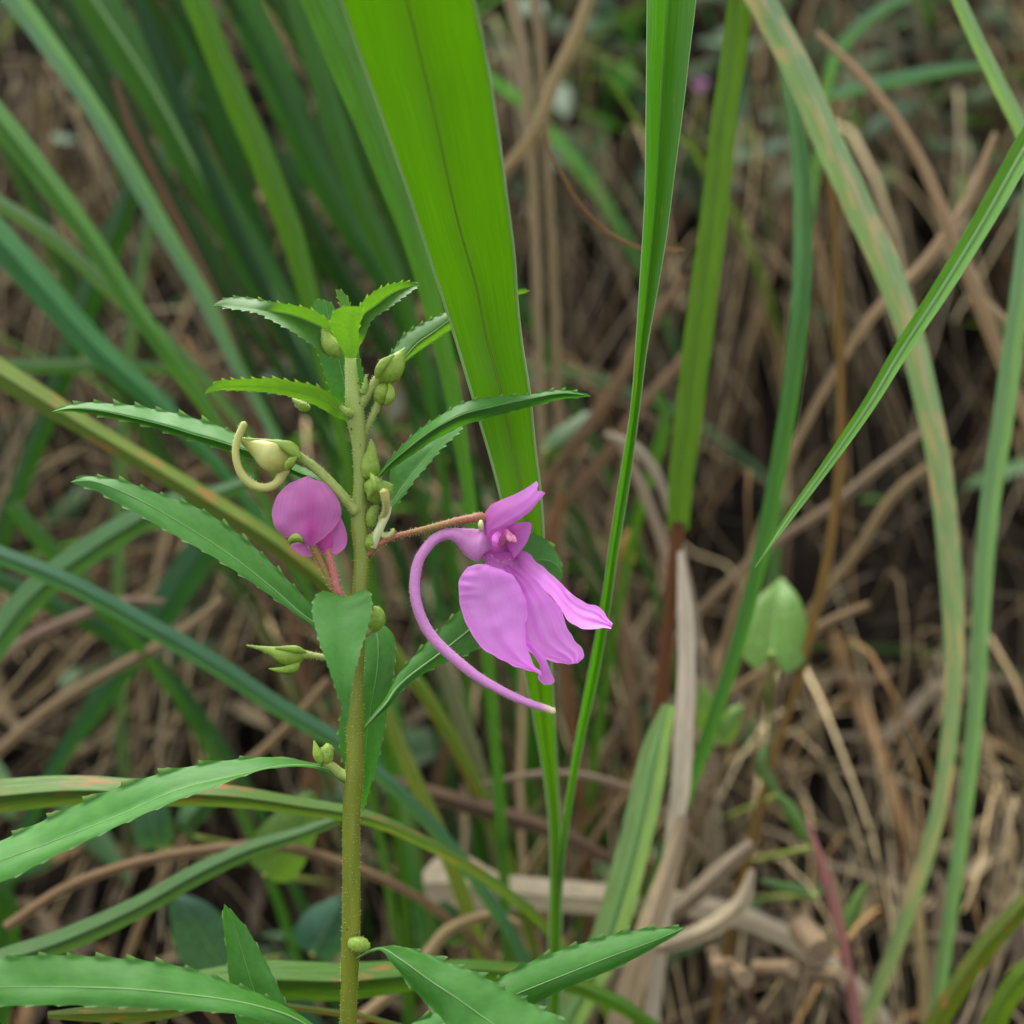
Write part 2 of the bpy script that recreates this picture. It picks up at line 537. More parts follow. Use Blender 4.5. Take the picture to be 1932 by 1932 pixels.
class Soup:
    """many small pieces gathered into one mesh"""
    def __init__(s):
        s.v, s.f, s.uv, s.c = [], [], [], []

    def ribbon(s, pts, wid, side, col, fold=0.25):
        o = len(s.v)
        n = len(pts)
        for i, (p, w_) in enumerate(zip(pts, wid)):
            t = (pts[min(i + 1, n - 1)] - pts[max(i - 1, 0)]).normalized()
            sd_ = (side - t * side.dot(t)).normalized()
            nn = t.cross(sd_)
            s.v += [p - sd_ * w_ * .5 + nn * w_ * fold, p, p + sd_ * w_ * .5 + nn * w_ * fold]
            s.uv += [(0, i / n * 3), (.5, i / n * 3), (1, i / n * 3)]
            s.c += [col] * 3
        s.f += grid_faces(n, 3, o)

    def spike(s, p, d, r):
        o = len(s.v)
        u = d.orthogonal().normalized() * r
        v = d.normalized().cross(u)
        s.v += [p + u, p - u * .5 + v * .87, p - u * .5 - v * .87, p + d]
        s.uv += [(0, 0)] * 4
        s.c += [(1, 1, 1, 1)] * 4
        s.f += [(o, o + 1, o + 3), (o + 1, o + 2, o + 3), (o + 2, o, o + 3)]

    def build(s, name, mat, parent=None, col=True):
        return obj(name, s.v, s.f, mat, parent, s.uv, None, s.c if col else None)


def fuzz(soup, pts, n, length=5.0, seed=1):
    """short hairs standing off a tube given as (x, y, mm, r_px)"""
    rnd = random.Random(seed)
    m = 200
    sp = smooth(pts, m)
    c = [P(*p[:3]) for p in sp]
    for _ in range(n):
        i = rnd.randrange(m - 1)
        t = (c[i + 1] - c[i]).normalized()
        u = t.orthogonal().normalized()
        v = t.cross(u)
        a = rnd.uniform(0, 6.283)
        d = u * math.cos(a) + v * math.sin(a)
        k = px(sp[i][2])
        soup.spike(c[i] + d * sp[i][3] * k * 0.95, (d + t * rnd.uniform(-.5, .6)) * length * k * rnd.uniform(.6, 1.4), 0.5 * k)


# ------------------------------------------------------------------ the flowering balsam
plant = empty("balsam_plant")
stem_pts = Z1((1150, 585, 0, 38), (1152, 640, 0, 42), (1162, 780, 0, 50), (1180, 940, 0, 66), (1190, 1060, 0, 64), (1208, 1170, 0, 52), (1216, 1300, 0, 48), (1224, 1480, 0, 48),
              (1216, 1660, 0, 56), (1212, 1800, 0, 58)) + Z3((1108, 250, 0, 56), (1106, 420, 0, 53), (1095, 650, 0, 56), (1080, 900, 0, 56), (1066, 1200, 0, 56), (1064, 1450, 0, 62),
                                                        (1062, 1650, 0, 60), (1058, 1850, 0, 66))
stem_pts = R(stem_pts) + [(664, 1517, 0, 17), (663, 1650, 0, 17), (662, 1770, 0, 17.5), (661, 1800, 0, 17.5), (659, 1860, 0, 16), (657, 1932, 0, 16), (652, 2120, 2, 17), (648, 2400, 4, 18)]
last = P(648, 2400, 4)
plant.location = (0, 0, 0)
base_px = [(640, 2900, 8, 18), (632, 3500, 14, 20)]
stem = tube("stem", stem_pts + base_px, MAT['stem'], plant, seg=18, n=120, attr=lambda t: max(0, 0.8 - t * 5))
tag(plant, "flowering balsam with toothed leaves, green buds and two pinkish purple flowers on an olive stem", "plant")
hairs, hairs_pink = Soup(), Soup()
fuzz(hairs, stem_pts[:24], 1500, 4.0, 3)

# -- leaves, from the top of the plant down (L, M, R from base to tip)
Y = 'young_leaf'
# leaf to the upper left whose far half stands up against the light
leaf(Z1((1085, 560, 0), (1030, 430, -1), (1000, 345, -2.5), (900, 270, -3), (780, 235, -2.5), (650, 213, -1.5), (480, 183, 1.5), (350, 170, 1.5), (240, 190, .5), (165, 235, 0)),
     Z1((1090, 570, 0), (1030, 480, 0), (960, 395, 0), (850, 340, 0), (700, 290, 0), (520, 268, 0), (430, 262, 0), (300, 238, 0), (220, 228, 0), (165, 236, 0)),
     Z1((1080, 600, 0), (1000, 585, -1.5), (870, 500, -3), (760, 425, -3.5), (620, 345, -3), (510, 290, -2), (440, 272, -1), (300, 250, -.5), (220, 240, 0), (165, 237, 0)),
     plant, Y, (14, 16), (4, 3), 0.2, rib=0.9)
# leaf behind the shoot tip
leaf(Z1((1060, 560, 5), (930, 400, 6), (880, 260, 6), (900, 200, 6), (955, 186, 6)), Z1((1090, 560, 5), (1010, 400, 5.5), (985, 260, 6), (975, 220, 6), (960, 186, 6)),
     Z1((1120, 560, 5), (1090, 400, 5), (1050, 270, 6), (1020, 220, 6), (965, 186, 6)), plant, 'leaf', (6, 6), (3, 3), 0.2, rib=0.7)
# small tip leaf pointing up
leaf(Z1((1080, 300, 3), (1075, 210, 3), (1056, 150, 2.6), (1060, 116, 2.5)), Z1((1110, 300, 3), (1108, 220, 2.6), (1092, 160, 2.5), (1062, 116, 2.5)),
     Z1((1150, 300, 3), (1142, 210, 2.7), (1115, 150, 2.5), (1066, 116, 2.5)), plant, Y, (4, 4), (3, 3), 0.2, rib=0.6)
# leaf to the upper right, half lit through
leaf(Z1((1185, 480, 1), (1205, 380, -2), (1222, 230, -3.5), (1300, 150, -3.5), (1400, 92, -2.5), (1500, 68, -1), (1590, 64, 0), (1640, 82, 0)),
     Z1((1195, 480, 0), (1205, 420, -1), (1245, 300, -1), (1340, 225, -1), (1460, 140, -.5), (1550, 105, 0), (1600, 92, 0), (1640, 84, 0)),
     Z1((1230, 500, 0), (1262, 430, -2), (1300, 335, -3), (1400, 260, -3), (1500, 185, -2), (1580, 130, -1), (1610, 105, -.5), (1640, 86, 0)),
     plant, Y, (14, 12), (4, 3), 0.2, rib=0.9)
# cupped leaf in front of the shoot tip
leaf(Z1((1120, 600, -2), (1085, 530, -3), (1032, 430, -4.5), (1012, 330, -6.5), (1045, 262, -8), (1130, 232, -9)),
     Z1((1155, 605, -2.2), (1155, 520, -3), (1145, 430, -4.5), (1140, 330, -6.5), (1143, 265, -8), (1150, 234, -9)),
     Z1((1190, 600, -2), (1215, 510, -3), (1205, 430, -4.5), (1222, 340, -6.5), (1240, 270, -8), (1225, 236, -9)), plant, Y, (6, 6), (2.5, 2.5), 0.2, rib=0)
# leaf behind the stem near the top
leaf(Z1((1165, 985, 3), (1100, 930, 4), (1030, 870, 4), (985, 770, 4), (955, 670, 4), (928, 560, 4), (960, 500, 4)),
     Z1((1170, 985, 3), (1150, 930, 3.4), (1130, 850, 3.5), (1105, 760, 3.5), (1080, 660, 3.5), (1060, 560, 3.8), (1040, 480, 4)),
     Z1((1185, 985, 3), (1215, 900, 4), (1232, 820, 4), (1242, 720, 4), (1225, 640, 4), (1205, 560, 4), (1120, 480, 4)), plant, 'leaf', (9, 9), (3, 3), 0.2, rib=1.1)
# leaf on the left below the tip, seen from beneath against the light
leaf(Z1((1170, 985, -1.5), (1110, 930, -2.5), (1030, 868, -4), (900, 800, -5), (740, 768, -5.5), (640, 745, -5.5), (560, 745, -5), (450, 750, -4.5), (300, 758, -3.5), (210, 765, -2.5), (120, 852, -2)),
     Z1((1165, 1010, -1.5), (1090, 985, -2), (1020, 930, -2), (900, 870, -2), (760, 835, -2), (640, 815, -2), (540, 805, -2), (440, 800, -2), (300, 800, -2), (210, 815, -2), (118, 855, -2)),
     Z1((1150, 1050, -1), (1060, 1026, 0), (1000, 990, 1.2), (890, 930, 1.5), (760, 882, 1), (640, 855, .5), (520, 840, 0), (420, 832, -.6), (310, 830, -1), (220, 830, -1.6), (116, 857, -2)),
     plant, Y, (16, 15), (5, 2), 0.2, rib=0.9, ribside=1)
# leaf to the right behind the broad grass blade
leaf(Z1((1225, 880, 1), (1330, 720, 2.5), (1440, 570, 4), (1530, 440, 5), (1680, 345, 6), (1840, 272, 7)) + [(905, 562, 8), (960, 546, 8), (998, 547, 8)],
     Z1((1240, 890, 1), (1380, 730, 2), (1530, 600, 3), (1620, 500, 4), (1740, 415, 5), (1850, 335, 6)) + [(905, 578, 7), (960, 552, 8), (999, 548, 8)],
     Z1((1255, 900, 1.5), (1400, 750, 3.5), (1545, 620, 6), (1630, 555, 7), (1740, 480, 8), (1860, 400, 8.5)) + [(910, 598, 9), (960, 563, 9), (1000, 549, 8)],
     plant, Y, (20, 16), (4, 3), 0.2, rib=1.0)
# long dark leaf reaching right across the broad grass blade
leaf(Z1((1225, 1560, 0), (1350, 1420, -1), (1420, 1330, -2), (1490, 1250, -3), (1640, 1110, -4), (1780, 1015, -5), (1932, 925, -5)) + [(930, 750, -5), (1000, 744, -5), (1060, 736, -4), (1114, 746, -3)],
     Z1((1228, 1570, -.5), (1355, 1432, -2), (1430, 1350, -3.5), (1510, 1280, -5), (1660, 1160, -6), (1790, 1075, -7), (1932, 1005, -7)) + [(930, 767, -6.5), (1000, 752, -6), (1060, 742, -5), (1114, 747, -3)],
     Z1((1232, 1580, 0), (1362, 1445, -1), (1450, 1378, -2), (1540, 1320, -3), (1690, 1215, -4), (1800, 1155, -4), (1932, 1085, -4)) + [(930, 786, -5), (1000, 768, -5), (1060, 753, -4), (1114, 748, -3)],
     plant, 'leaf', (22, 8), (5, 2), 0.2, rib=1.1)
# bluish leaf under it
leaf(Z1((1300, 1800, 1), (1415, 1650, 2), (1425, 1500, 3), (1440, 1390, 3.5), (1510, 1310, 4), (1700, 1190, 5), (1850, 1110, 5), (1935, 1085, 5)),
     Z1((1300, 1810, 1), (1432, 1645, 1.5), (1500, 1540, 2), (1560, 1460, 2.5), (1640, 1360, 3), (1760, 1225, 3.5), (1870, 1130, 4), (1940, 1085, 5)),
     Z1((1305, 1820, 1), (1455, 1660, 1), (1520, 1585, 1), (1590, 1485, 1), (1680, 1375, 1.5), (1800, 1235, 2), (1900, 1140, 3), (1945, 1086, 5)), plant, 'leaf', (3, 14), (2, 4), 0.15, rib=1.2)
# long leaf on the left, behind the spurred bud
leaf([(668, 955, 2), (600, 893, 3)] + Z6((1760, 640, 4), (1540, 520, 5), (1280, 400, 5), (1160, 350, 5), (1030, 310, 5), (890, 270, 5), (760, 245, 5), (600, 215, 4), (450, 203, 3), (300, 190, 2), (100, 220, 0), (3, 255, -1)),
     [(668, 962, 1.5), (600, 905, 1.5)] + Z6((1760, 690, 2), (1540, 590, 2), (1290, 500, 2), (1150, 455, 2), (1000, 415, 2), (860, 370, 2), (730, 335, 2), (580, 300, 1.5), (430, 265, 1), (280, 240, .5), (100, 238, -.5), (2, 257, -1)),
     [(668, 970, 2), (600, 920, 3)] + Z6((1760, 720, 3.5), (1540, 640, 4), (1290, 550, 4), (1150, 505, 4), (1000, 455, 4), (860, 410, 4), (720, 365, 3.5), (560, 325, 3), (420, 295, 2), (270, 265, 1), (100, 255, 0), (2, 259, -1)),
     plant, 'leaf', (15, 14), (8, 5), 0.2, rib=0.9)
# broad leaf on the left, pale midrib
leaf([(668, 1215, 2), (620, 1175, 2.6)] + Z6((1830, 1612, 3), (1630, 1400, 4), (1440, 1215, 4.6), (1280, 1090, 4.6), (1060, 950, 4.4), (860, 868, 3.8), (740, 830, 3), (490, 742, 1.5), (350, 722, 1), (230, 714, .5), (142, 750, 0)),
     [(668, 1220, 2), (620, 1190, 2)] + Z6((1840, 1735, 2), (1560, 1500, 1.6), (1400, 1370, 1.3), (1150, 1190, 1), (1000, 1095, .6), (850, 1005, .3), (740, 940, 0), (560, 850, -.3), (400, 780, -.3), (280, 745, -.2), (140, 752, 0)),
     [(668, 1230, 2), (620, 1205, 1.6)] + Z6((1835, 1765, 1.6), (1570, 1572, .6), (1330, 1402, -.4), (1180, 1305, -.8), (1040, 1222, -1.2), (840, 1110, -1.4), (720, 1040, -1.4), (580, 960, -1.2), (440, 885, -.8), (330, 822, -.4), (138, 755, 0)),
     plant, 'leaf', (15, 15), (7.5, 4), 0.25, rib=1.5)
# leaf arching out towards the viewer and drooping, tip down along the stem
leaf(Z3((985, 720, -.5), (940, 620, -1.5), (870, 562, -3), (812, 570, -4.5), (772, 620, -6), (762, 710, -7.5), (795, 860, -9.5), (860, 1060, -11.5), (935, 1270, -12.5), (985, 1420, -12.5), (1004, 1500, -12.5)),
     Z3((1000, 720, -.5), (1005, 640, -2), (1005, 600, -3.6), (1000, 600, -4.6), (985, 640, -5.8), (965, 720, -7), (960, 860, -9), (970, 1060, -11), (985, 1270, -12.2), (1000, 1420, -12.5), (1008, 1500, -12.5)),
     Z3((1015, 720, -.5), (1060, 620, -1.5), (1110, 556, -3), (1160, 562, -4.5), (1180, 650, -6), (1172, 740, -7.5), (1125, 900, -9.5), (1080, 1060, -11.5), (1036, 1230, -12.5), (1022, 1400, -12.5), (1012, 1500, -12.5)),
     plant, 'leaf', (18, 18), (2.6, 2.6), 0.1, rib=0)
# leaf hanging down behind the stem
leaf(Z3((1130, 740, 7), (1135, 850, 6.5), (1110, 1100, 5), (1000, 1330, 4), (950, 1510, 3.6), (985, 1800, 3.6), (1050, 2000, 4), (1118, 2112, 5)),
     Z3((1160, 740, 7), (1215, 860, 6), (1225, 1050, 4.5), (1180, 1350, 3.6), (1150, 1550, 3.4), (1130, 1800, 3.6), (1122, 2000, 4), (1120, 2114, 5)),
     Z3((1180, 740, 7), (1330, 860, 6.5), (1342, 1050, 5), (1300, 1350, 4), (1262, 1580, 3.6), (1215, 1800, 3.6), (1160, 1980, 4), (1124, 2112, 5)), plant, 'leaf', (16, 16), (3.5, 2.5), 0.2, rib=0.9)
# dark leaf passing behind the spur and the flower
leaf(Z3((1110, 1530, .5), (1180, 1440, 1), (1270, 1330, 2)) + Z2((250, 1680, 3), (490, 1400, 5), (720, 1172, 7)) + [(940, 1070, 9), (1008, 1008, 10), (1045, 1035, 10), (1062, 1080, 9)],
     Z3((1115, 1540, 0), (1190, 1455, 0), (1285, 1350, .5)) + Z2((250, 1755, 1.5), (580, 1480, 4), (770, 1330, 6)) + [(960, 1120, 8), (1022, 1055, 9), (1050, 1065, 9), (1062, 1084, 9)],
     Z3((1120, 1560, .5), (1200, 1470, 1), (1300, 1375, 1.5)) + Z2((320, 1730, 2.5), (500, 1600, 4), (860, 1440, 6)) + [(985, 1160, 8), (1030, 1105, 9), (1052, 1098, 9), (1060, 1092, 9)],
     plant, 'leaf', (14, 14), (5, 4), 0.2, rib=2.2)
# large lower leaf reaching left
leaf([(655, 1466, 0.0), (628, 1444, 1.0)] + Z4((1770, 66, 0.9), (1640, 40, 0.9), (1300, 52, -0.1), (960, 115, -1.1), (690, 200, -2.1), (370, 335, -3.1), (0, 512, -5.1), (-300, 640, -8.1), (-520, 760, -10.0)),
     [(652, 1472, 0), (622, 1452, -.6)] + Z4((1770, 84, -1.6), (1640, 80, -2), (1340, 138, -3), (1000, 222, -4), (700, 352, -5), (350, 492, -6), (0, 622, -8), (-300, 740, -9.5), (-520, 765, -10)),
     [(650, 1478, 0.0), (618, 1458, -0.9)] + Z4((1770, 96, -2.8), (1500, 105, -3.8), (1250, 190, -4.8), (970, 292, -5.8), (650, 432, -6.8), (300, 600, -7.8), (0, 742, -9.8), (-300, 800, -10.4), (-520, 770, -10.0)),
     plant, 'leaf', (12, 15), (11, 3), 0.3, rib=1.3)
# lowest leaf reaching left
leaf([(650, 2010, -1.0), (600, 1940, -1.8)] + Z4((1600, 1440, -2.6), (1300, 1312, -4.6), (1020, 1222, -5.6), (730, 1182, -6.6), (430, 1162, -6.6), (220, 1158, -7.6), (0, 1172, -7.6), (-300, 1250, -9.8), (-420, 1330, -11.0)),
     [(650, 2015, -1), (600, 1950, -3.5)] + Z4((1650, 1505, -5.5), (1450, 1442, -7), (1000, 1372, -9), (740, 1348, -10), (450, 1337, -10), (220, 1335, -10.5), (0, 1336, -11), (-300, 1340, -11), (-420, 1335, -11)),
     [(650, 2020, -1.0), (600, 1965, -4.0)] + Z4((1560, 1555, -7.1), (1350, 1492, -9.1), (1000, 1465, -10.1), (740, 1448, -11.1), (430, 1440, -11.1), (220, 1438, -12.1), (0, 1440, -12.1), (-300, 1400, -12.0), (-420, 1340, -11.0)),
     plant, 'leaf', (16, 15), (9, 4), 0.3, rib=1.9)
# leaf pointing up beside it
leaf([(560, 2060, 1), (480, 2000, 1)] + Z4((1350, 1546, 1.5), (1300, 1300, 2), (1280, 1100, 3), (1262, 960, 3), (1268, 868, 3)),
     [(560, 2062, 1), (525, 2000, .6)] + Z4((1500, 1546, 1), (1420, 1300, 1.5), (1360, 1100, 2.5), (1315, 960, 3), (1270, 868, 3)),
     [(560, 2064, 1), (560, 2000, 1)] + Z4((1660, 1530, 1.5), (1575, 1340, 2), (1480, 1150, 3), (1400, 1010, 3), (1274, 868, 3)), plant, 'leaf', (8, 10), (3, 3), 0.3, rib=0.8)
# lowest leaf hanging forward to the right
leaf([(672, 1806, -1.0), (700, 1790, -0.9)] + Z5((230, 1106, -0.9), (300, 1104, -1.5), (480, 1150, -2.5), (600, 1198, -3.5), (720, 1240, -4.5), (840, 1300, -5.5), (950, 1362, -6.5), (1110, 1450, -7.5), (1230, 1512, -8.9)) + [(1085, 1975, -10.9), (1100, 2060, -12.0)],
     [(672, 1808, -1.5), (700, 1793, -2.5)] + Z5((225, 1116, -3.5), (320, 1170, -5), (520, 1312, -7), (640, 1390, -8), (700, 1432, -8.5), (780, 1490, -9), (860, 1546, -10), (930, 1600, -11)) + [(995, 2000, -12), (1060, 2040, -12), (1098, 2062, -12)],
     [(672, 1812, -1.0), (700, 1797, -2.6)] + Z5((220, 1128, -4.0), (300, 1215, -5.0), (420, 1362, -6.0), (530, 1470, -7.0), (610, 1560, -9.0)) + [(880, 1990, -11.0), (960, 2050, -11.6), (1096, 2064, -12.0)],
     plant, 'leaf', (13, 9), (9, 5), 0.3, rib=1.4)
# leaf behind it rising to the right
leaf([(655, 2010, 1.0), (760, 1940, 2.8)] + Z5((700, 1400, 3.8), (870, 1302, 4.3), (1100, 1182, 4.3), (1320, 1102, 4.3), (1500, 1052, 4.3), (1700, 1012, 3.3), (1945, 998, 2.0)),
     [(655, 2015, 1), (770, 1965, 1)] + Z5((720, 1480, 1.2), (950, 1392, 1.5), (1200, 1292, 1.5), (1380, 1220, 1.5), (1560, 1150, 1.5), (1740, 1085, 1.5), (1947, 1000, 2)),
     [(655, 2020, 1.0), (790, 1990, 1.2)] + Z5((760, 1570, 1.2), (1010, 1478, 1.7), (1180, 1385, 1.7), (1400, 1292, 1.7), (1560, 1225, 1.7), (1740, 1130, 1.7), (1948, 1003, 2.0)), plant, 'leaf', (14, 12), (9, 3.5), 0.3, rib=1.6)

# -- the open flower
flower = empty("flower", plant)
spur_pts = R(Z2((872, 716, 1.2, 128), (820, 705, 1.2, 112), (770, 680, 1, 88), (715, 655, .6, 60), (660, 640, .2, 45), (600, 645, 0, 38), (540, 675, -.3, 37), (480, 740, -.6, 36), (430, 820, -.8, 36),
                (405, 920, -1, 37), (398, 1020, -1.2, 37), (410, 1120, -1.4, 37), (440, 1220, -1.5, 37), (490, 1320, -1.6, 38), (560, 1410, -1.8, 38), (650, 1495, -2, 37), (750, 1580, -2.2, 36),
                (860, 1660, -2.4, 34), (980, 1730, -2.6, 32), (1100, 1790, -2.8, 30), (1220, 1840, -3, 27), (1320, 1870, -3.1, 25), (1385, 1895, -3.2, 24)))
tube("spur", spur_pts, MAT['spur'], flower, seg=20, n=110, attr=lambda t: max(0, (t - 0.95) * 18) if t > .95 else 0.0, squash=1.0)
fuzz(hairs_pink, spur_pts, 1400, 3.6, 9)
ped = R(Z2((60, 790, 0, 26), (90, 755, -.2, 25), (150, 708, -.4, 22), (250, 662, -.5, 20), (400, 622, -.5, 21), (560, 582, -.5, 24), (700, 548, -.2, 28), (800, 530, 0, 31), (880, 522, .3, 34), (910, 540, .4, 30)))
tube("flower_stalk", ped, MAT['ped_red'], flower, n=40, attr=lambda t: 0.8 * max(0, 1 - abs(t - .55) * 4))
fuzz(hairs, ped, 420, 4.5, 10)
tube("lateral_sepal", R(Z2((868, 545, -.6, 14), (866, 575, -.8, 22), (872, 605, -.6, 16))), MAT['cream'], flower, seg=10)
th = lambda u, t: max(0.0, 0.75 - t * 2.6)
# hood petal, keeled and notched
patch("hood_petal", Z2((892, 640, .6), (890, 560, .2), (905, 472, 0), (985, 408, -.3), (1085, 368, -.3), (1180, 320, 0), (1262, 266, .5)),
      Z2((920, 660, -1), (945, 618, -1.5), (1005, 605, -2), (1100, 560, -2.2), (1200, 492, -1.8), (1280, 402, -1), (1322, 350, -.5)), 'petal', flower, 1.2, 30, 15, .25,
      attr=lambda u, t: max(0, .95 - t * 1.1) * (1 - .5 * u) + (0.25 if u > .82 else 0), seed=1.0, fold=.25, nfold=3, notch=(-9, 5), ruff=.15)
patch("hood_petal_keel", Z2((900, 520, .5), (930, 440, .6), (1010, 398, .6), (1110, 355, .8), (1200, 306, .8), (1262, 262, .6)),
      Z2((960, 520, 2.5), (1010, 470, 3), (1100, 440, 3), (1180, 400, 2.5), (1240, 350, 1.5), (1268, 330, .6)), 'petal', flower, -.4, 20, 9, .1, attr=lambda u, t: max(0, .8 - t) * .8, seed=2.0)
# throat
patch("throat", Z2((892, 590, .4), (880, 680, 0), (884, 780, -.2), (900, 850, -.6), (930, 895, -1)), Z2((1080, 560, .5), (1210, 585, .5), (1190, 690, .2), (1140, 770, -.4), (1090, 830, -1)), 'petal', flower, -3.4, 26, 17,
      .2, attr=lambda u, t: .8, seed=3.0)
patch("lateral_petal_lobe", Z2((1060, 600, 1), (1050, 680, 1.2), (1060, 740, 1), (1095, 806, .2)), Z2((1120, 560, -.8), (1222, 560, -1.2), (1200, 680, -1.2), (1112, 806, -.6)), 'petal', flower, .5, 22, 11, .2,
      attr=lambda u, t: .62 - .15 * u, seed=4.0)
patch("lateral_petal_lobe", Z2((985, 620, -.8), (950, 645, -1.5), (944, 690, -1.8), (962, 722, -1.5)), Z2((1015, 640, -.8), (1000, 660, -1.4), (990, 700, -1.8), (975, 724, -1.5)), 'petal', flower, .5, 14, 9, .1,
      attr=lambda u, t: .12, seed=5.0)
tube("stamen_column", R(Z2((1010, 700, 2.5, 36), (1040, 668, 1.2, 30), (1062, 646, .2, 27), (1078, 650, -.6, 18))), MAT['anther'], flower, n=16)
tube("anther", R(Z2((1062, 640, -1.2, 14), (1066, 668, -1.8, 20), (1082, 688, -2, 15))), MAT['anther'], flower, n=10)
tube("anther", R(Z2((1092, 655, -1.2, 14), (1100, 672, -2, 18), (1108, 695, -2, 15))), MAT['anther'], flower, n=10)
tube("anther", R(Z2((1045, 612, 0, 10), (1056, 628, -1, 16), (1060, 645, -1.2, 10))), MAT['anther'], flower, n=10)
# the hanging lip: four lobes
patch("petal", Z2((1080, 870, 1.2), (1225, 968, 2), (1370, 1085, 2.2), (1432, 1178, 2.2), (1478, 1245, 2), (1540, 1290, 1.8), (1640, 1315, 1.5), (1740, 1302, 1), (1786, 1310, .8)),
      Z2((1140, 752, -1), (1195, 768, -1.2), (1262, 838, -1.5), (1350, 908, -1.5), (1432, 985, -1.2), (1520, 1070, -1), (1620, 1130, -.8), (1722, 1168, -.5), (1755, 1225, 0), (1800, 1272, .6)), 'petal', flower, 1.0, 44, 19, .35,
      attr=th, seed=6.0, fold=.26, nfold=5, ruff=.25)
patch("petal", Z2((975, 890, .2), (1050, 960, .4), (1115, 1080, .8), (1140, 1210, 1), (1140, 1360, 1.2), (1195, 1460, 1), (1290, 1515, .8), (1400, 1546, .4), (1490, 1562, 0)),
      Z2((1090, 845, -.6), (1210, 925, -.6), (1330, 1050, -.4), (1440, 1185, 0), (1482, 1315, .2), (1532, 1392, .2), (1588, 1455, 0), (1596, 1500, -.2), (1555, 1552, -.2)), 'petal', flower, 1.6, 44, 21, .4,
      attr=th, seed=7.0, fold=.34, nfold=7, ruff=.3)
patch("petal", Z2((1150, 1380, 1), (1190, 1425, 0), (1240, 1500, -.5), (1278, 1560, -.6), (1285, 1605, -.6), (1268, 1655, -.6), (1312, 1706, -.4)),
      Z2((1200, 1380, 0), (1250, 1440, -1), (1300, 1490, -1.2), (1335, 1545, -1), (1365, 1620, -.6), (1384, 1690, -.4), (1360, 1706, -.4)), 'petal', flower, .5, 26, 11, .2, attr=lambda u, t: .12, seed=8.0)
patch("petal", Z2((905, 852, -1.2), (835, 852, -1.2), (770, 882, -1), (715, 950, -.8), (708, 1030, -.8), (720, 1140, -.8), (742, 1220, -.8), (782, 1312, -1), (862, 1430, -1.2), (990, 1520, -1.4), (1120, 1580, -1.5),
                  (1230, 1612, -1.4), (1302, 1646, -1.2)),
      Z2((960, 872, -1.2), (1045, 902, -1.6), (1105, 952, -1.8), (1150, 1020, -1.6), (1184, 1100, -1.4), (1196, 1200, -1.2), (1182, 1320, -1.2), (1188, 1430, -1.2), (1222, 1520, -1.2), (1268, 1590, -1.2), (1304, 1648, -1.2)), 'petal', flower,
      2.0, 56, 25, .45, attr=lambda u, t: max(0, .55 - t * 5), seed=9.0, fold=.26, nfold=5, ruff=.42)
patch("petal_base", Z2((884, 760, .4), (890, 820, .2), (915, 880, 0), (960, 925, 0)), Z2((1150, 770, .2), (1140, 830, 0), (1120, 890, -.2), (1080, 960, -.4)), 'petal', flower, .8, 18, 13, .6, attr=lambda u, t: .85 - .45 * t, seed=10.0)

# -- the second flower, seen from behind
back = empty("flower", plant)
back.location = (0, 0, 0)
core = lambda u, t: max(0, 1 - abs(u - .55) * 3.2) * min(1, max(0, (t - .15) * 1.8)) * .85
patch("petal", Z1((842, 1438, -1.5), (760, 1468, -1.5), (690, 1510, -1.8), (622, 1600, -2), (596, 1700, -2), (618, 1800, -2), (690, 1865, -2), (780, 1905, -1.8), (850, 1935, -1.6)),
      Z1((850, 1436, -1.5), (905, 1462, -1.5), (960, 1478, -1.5), (1030, 1550, -1.6), (1078, 1635, -1.6), (1086, 1710, -1.6), (1058, 1775, -1.6), (985, 1855, -1.6), (880, 1935, -1.6)), 'petal_back', back, 1.8, 36, 21, .4,
      attr=core, seed=21.0, fold=.3, nfold=1, ruff=.15)
patch("petal", Z1((1040, 1690, 0), (1000, 1790, 0), (940, 1860, 0), (900, 1930, 0), (930, 1990, 0)), Z1((1080, 1720, 0), (1110, 1790, 0), (1128, 1860, 0), (1118, 1935, 0), (1060, 1990, 0)), 'petal_back', back, .8, 24, 13, .3,
      attr=lambda u, t: .1 + .5 * max(0, .5 - u) * t, seed=22.0)
patch("petal", Z3((740, 200, .2), (650, 215, .2), (608, 230, .2), (640, 280, .2), (700, 312, .2)), Z3((760, 200, .2), (750, 240, .2), (755, 270, .2), (768, 295, .2), (750, 318, .2)), 'petal_back', back, .4, 18, 9, .2,
      attr=lambda u, t: 0, seed=23.0)
patch("petal_base", Z3((790, 150, -.8), (780, 200, -1), (800, 250, -1), (830, 275, -1)), Z3((900, 150, -.8), (910, 200, -1), (900, 245, -1), (870, 275, -1)), 'petal_back', back, .6, 14, 9, .2, attr=lambda u, t: .7, seed=24.0)
tube("sepal", R(Z3((750, 230, -2.2, 12), (725, 195, -2.6, 32), (680, 180, -3, 36), (630, 185, -3, 30), (606, 205, -2.8, 18), (602, 225, -2.6, 8))), MAT['bud'], back, n=22)
p1 = R(Z3((745, 215, -1.5, 16), (775, 268, -1, 28), (820, 340, -.6, 30), (865, 430, -.4, 31), (905, 520, -.2, 32), (960, 600, 0, 32), (1060, 680, 0, 34)))
p2 = R(Z3((850, 240, -1, 24), (872, 290, -1, 27), (895, 370, -1, 27), (920, 460, -1, 28), (942, 550, -1, 28), (980, 620, -.8, 28), (1060, 700, -.4, 30)))
tube("flower_stalk", p1, MAT['ped_red'], back, n=30, attr=lambda t: .7)
tube("flower_stalk", p2, MAT['ped_pink'], back, n=30)
fuzz(hairs, p1, 260, 4.5, 31)
fuzz(hairs, p2, 260, 4.5, 32)
tube("sepal", R(Z3((615, 185, -1.8, 5), (580, 180, -1.8, 9), (552, 176, -1.8, 4))), MAT['ped_red'], back, n=8)

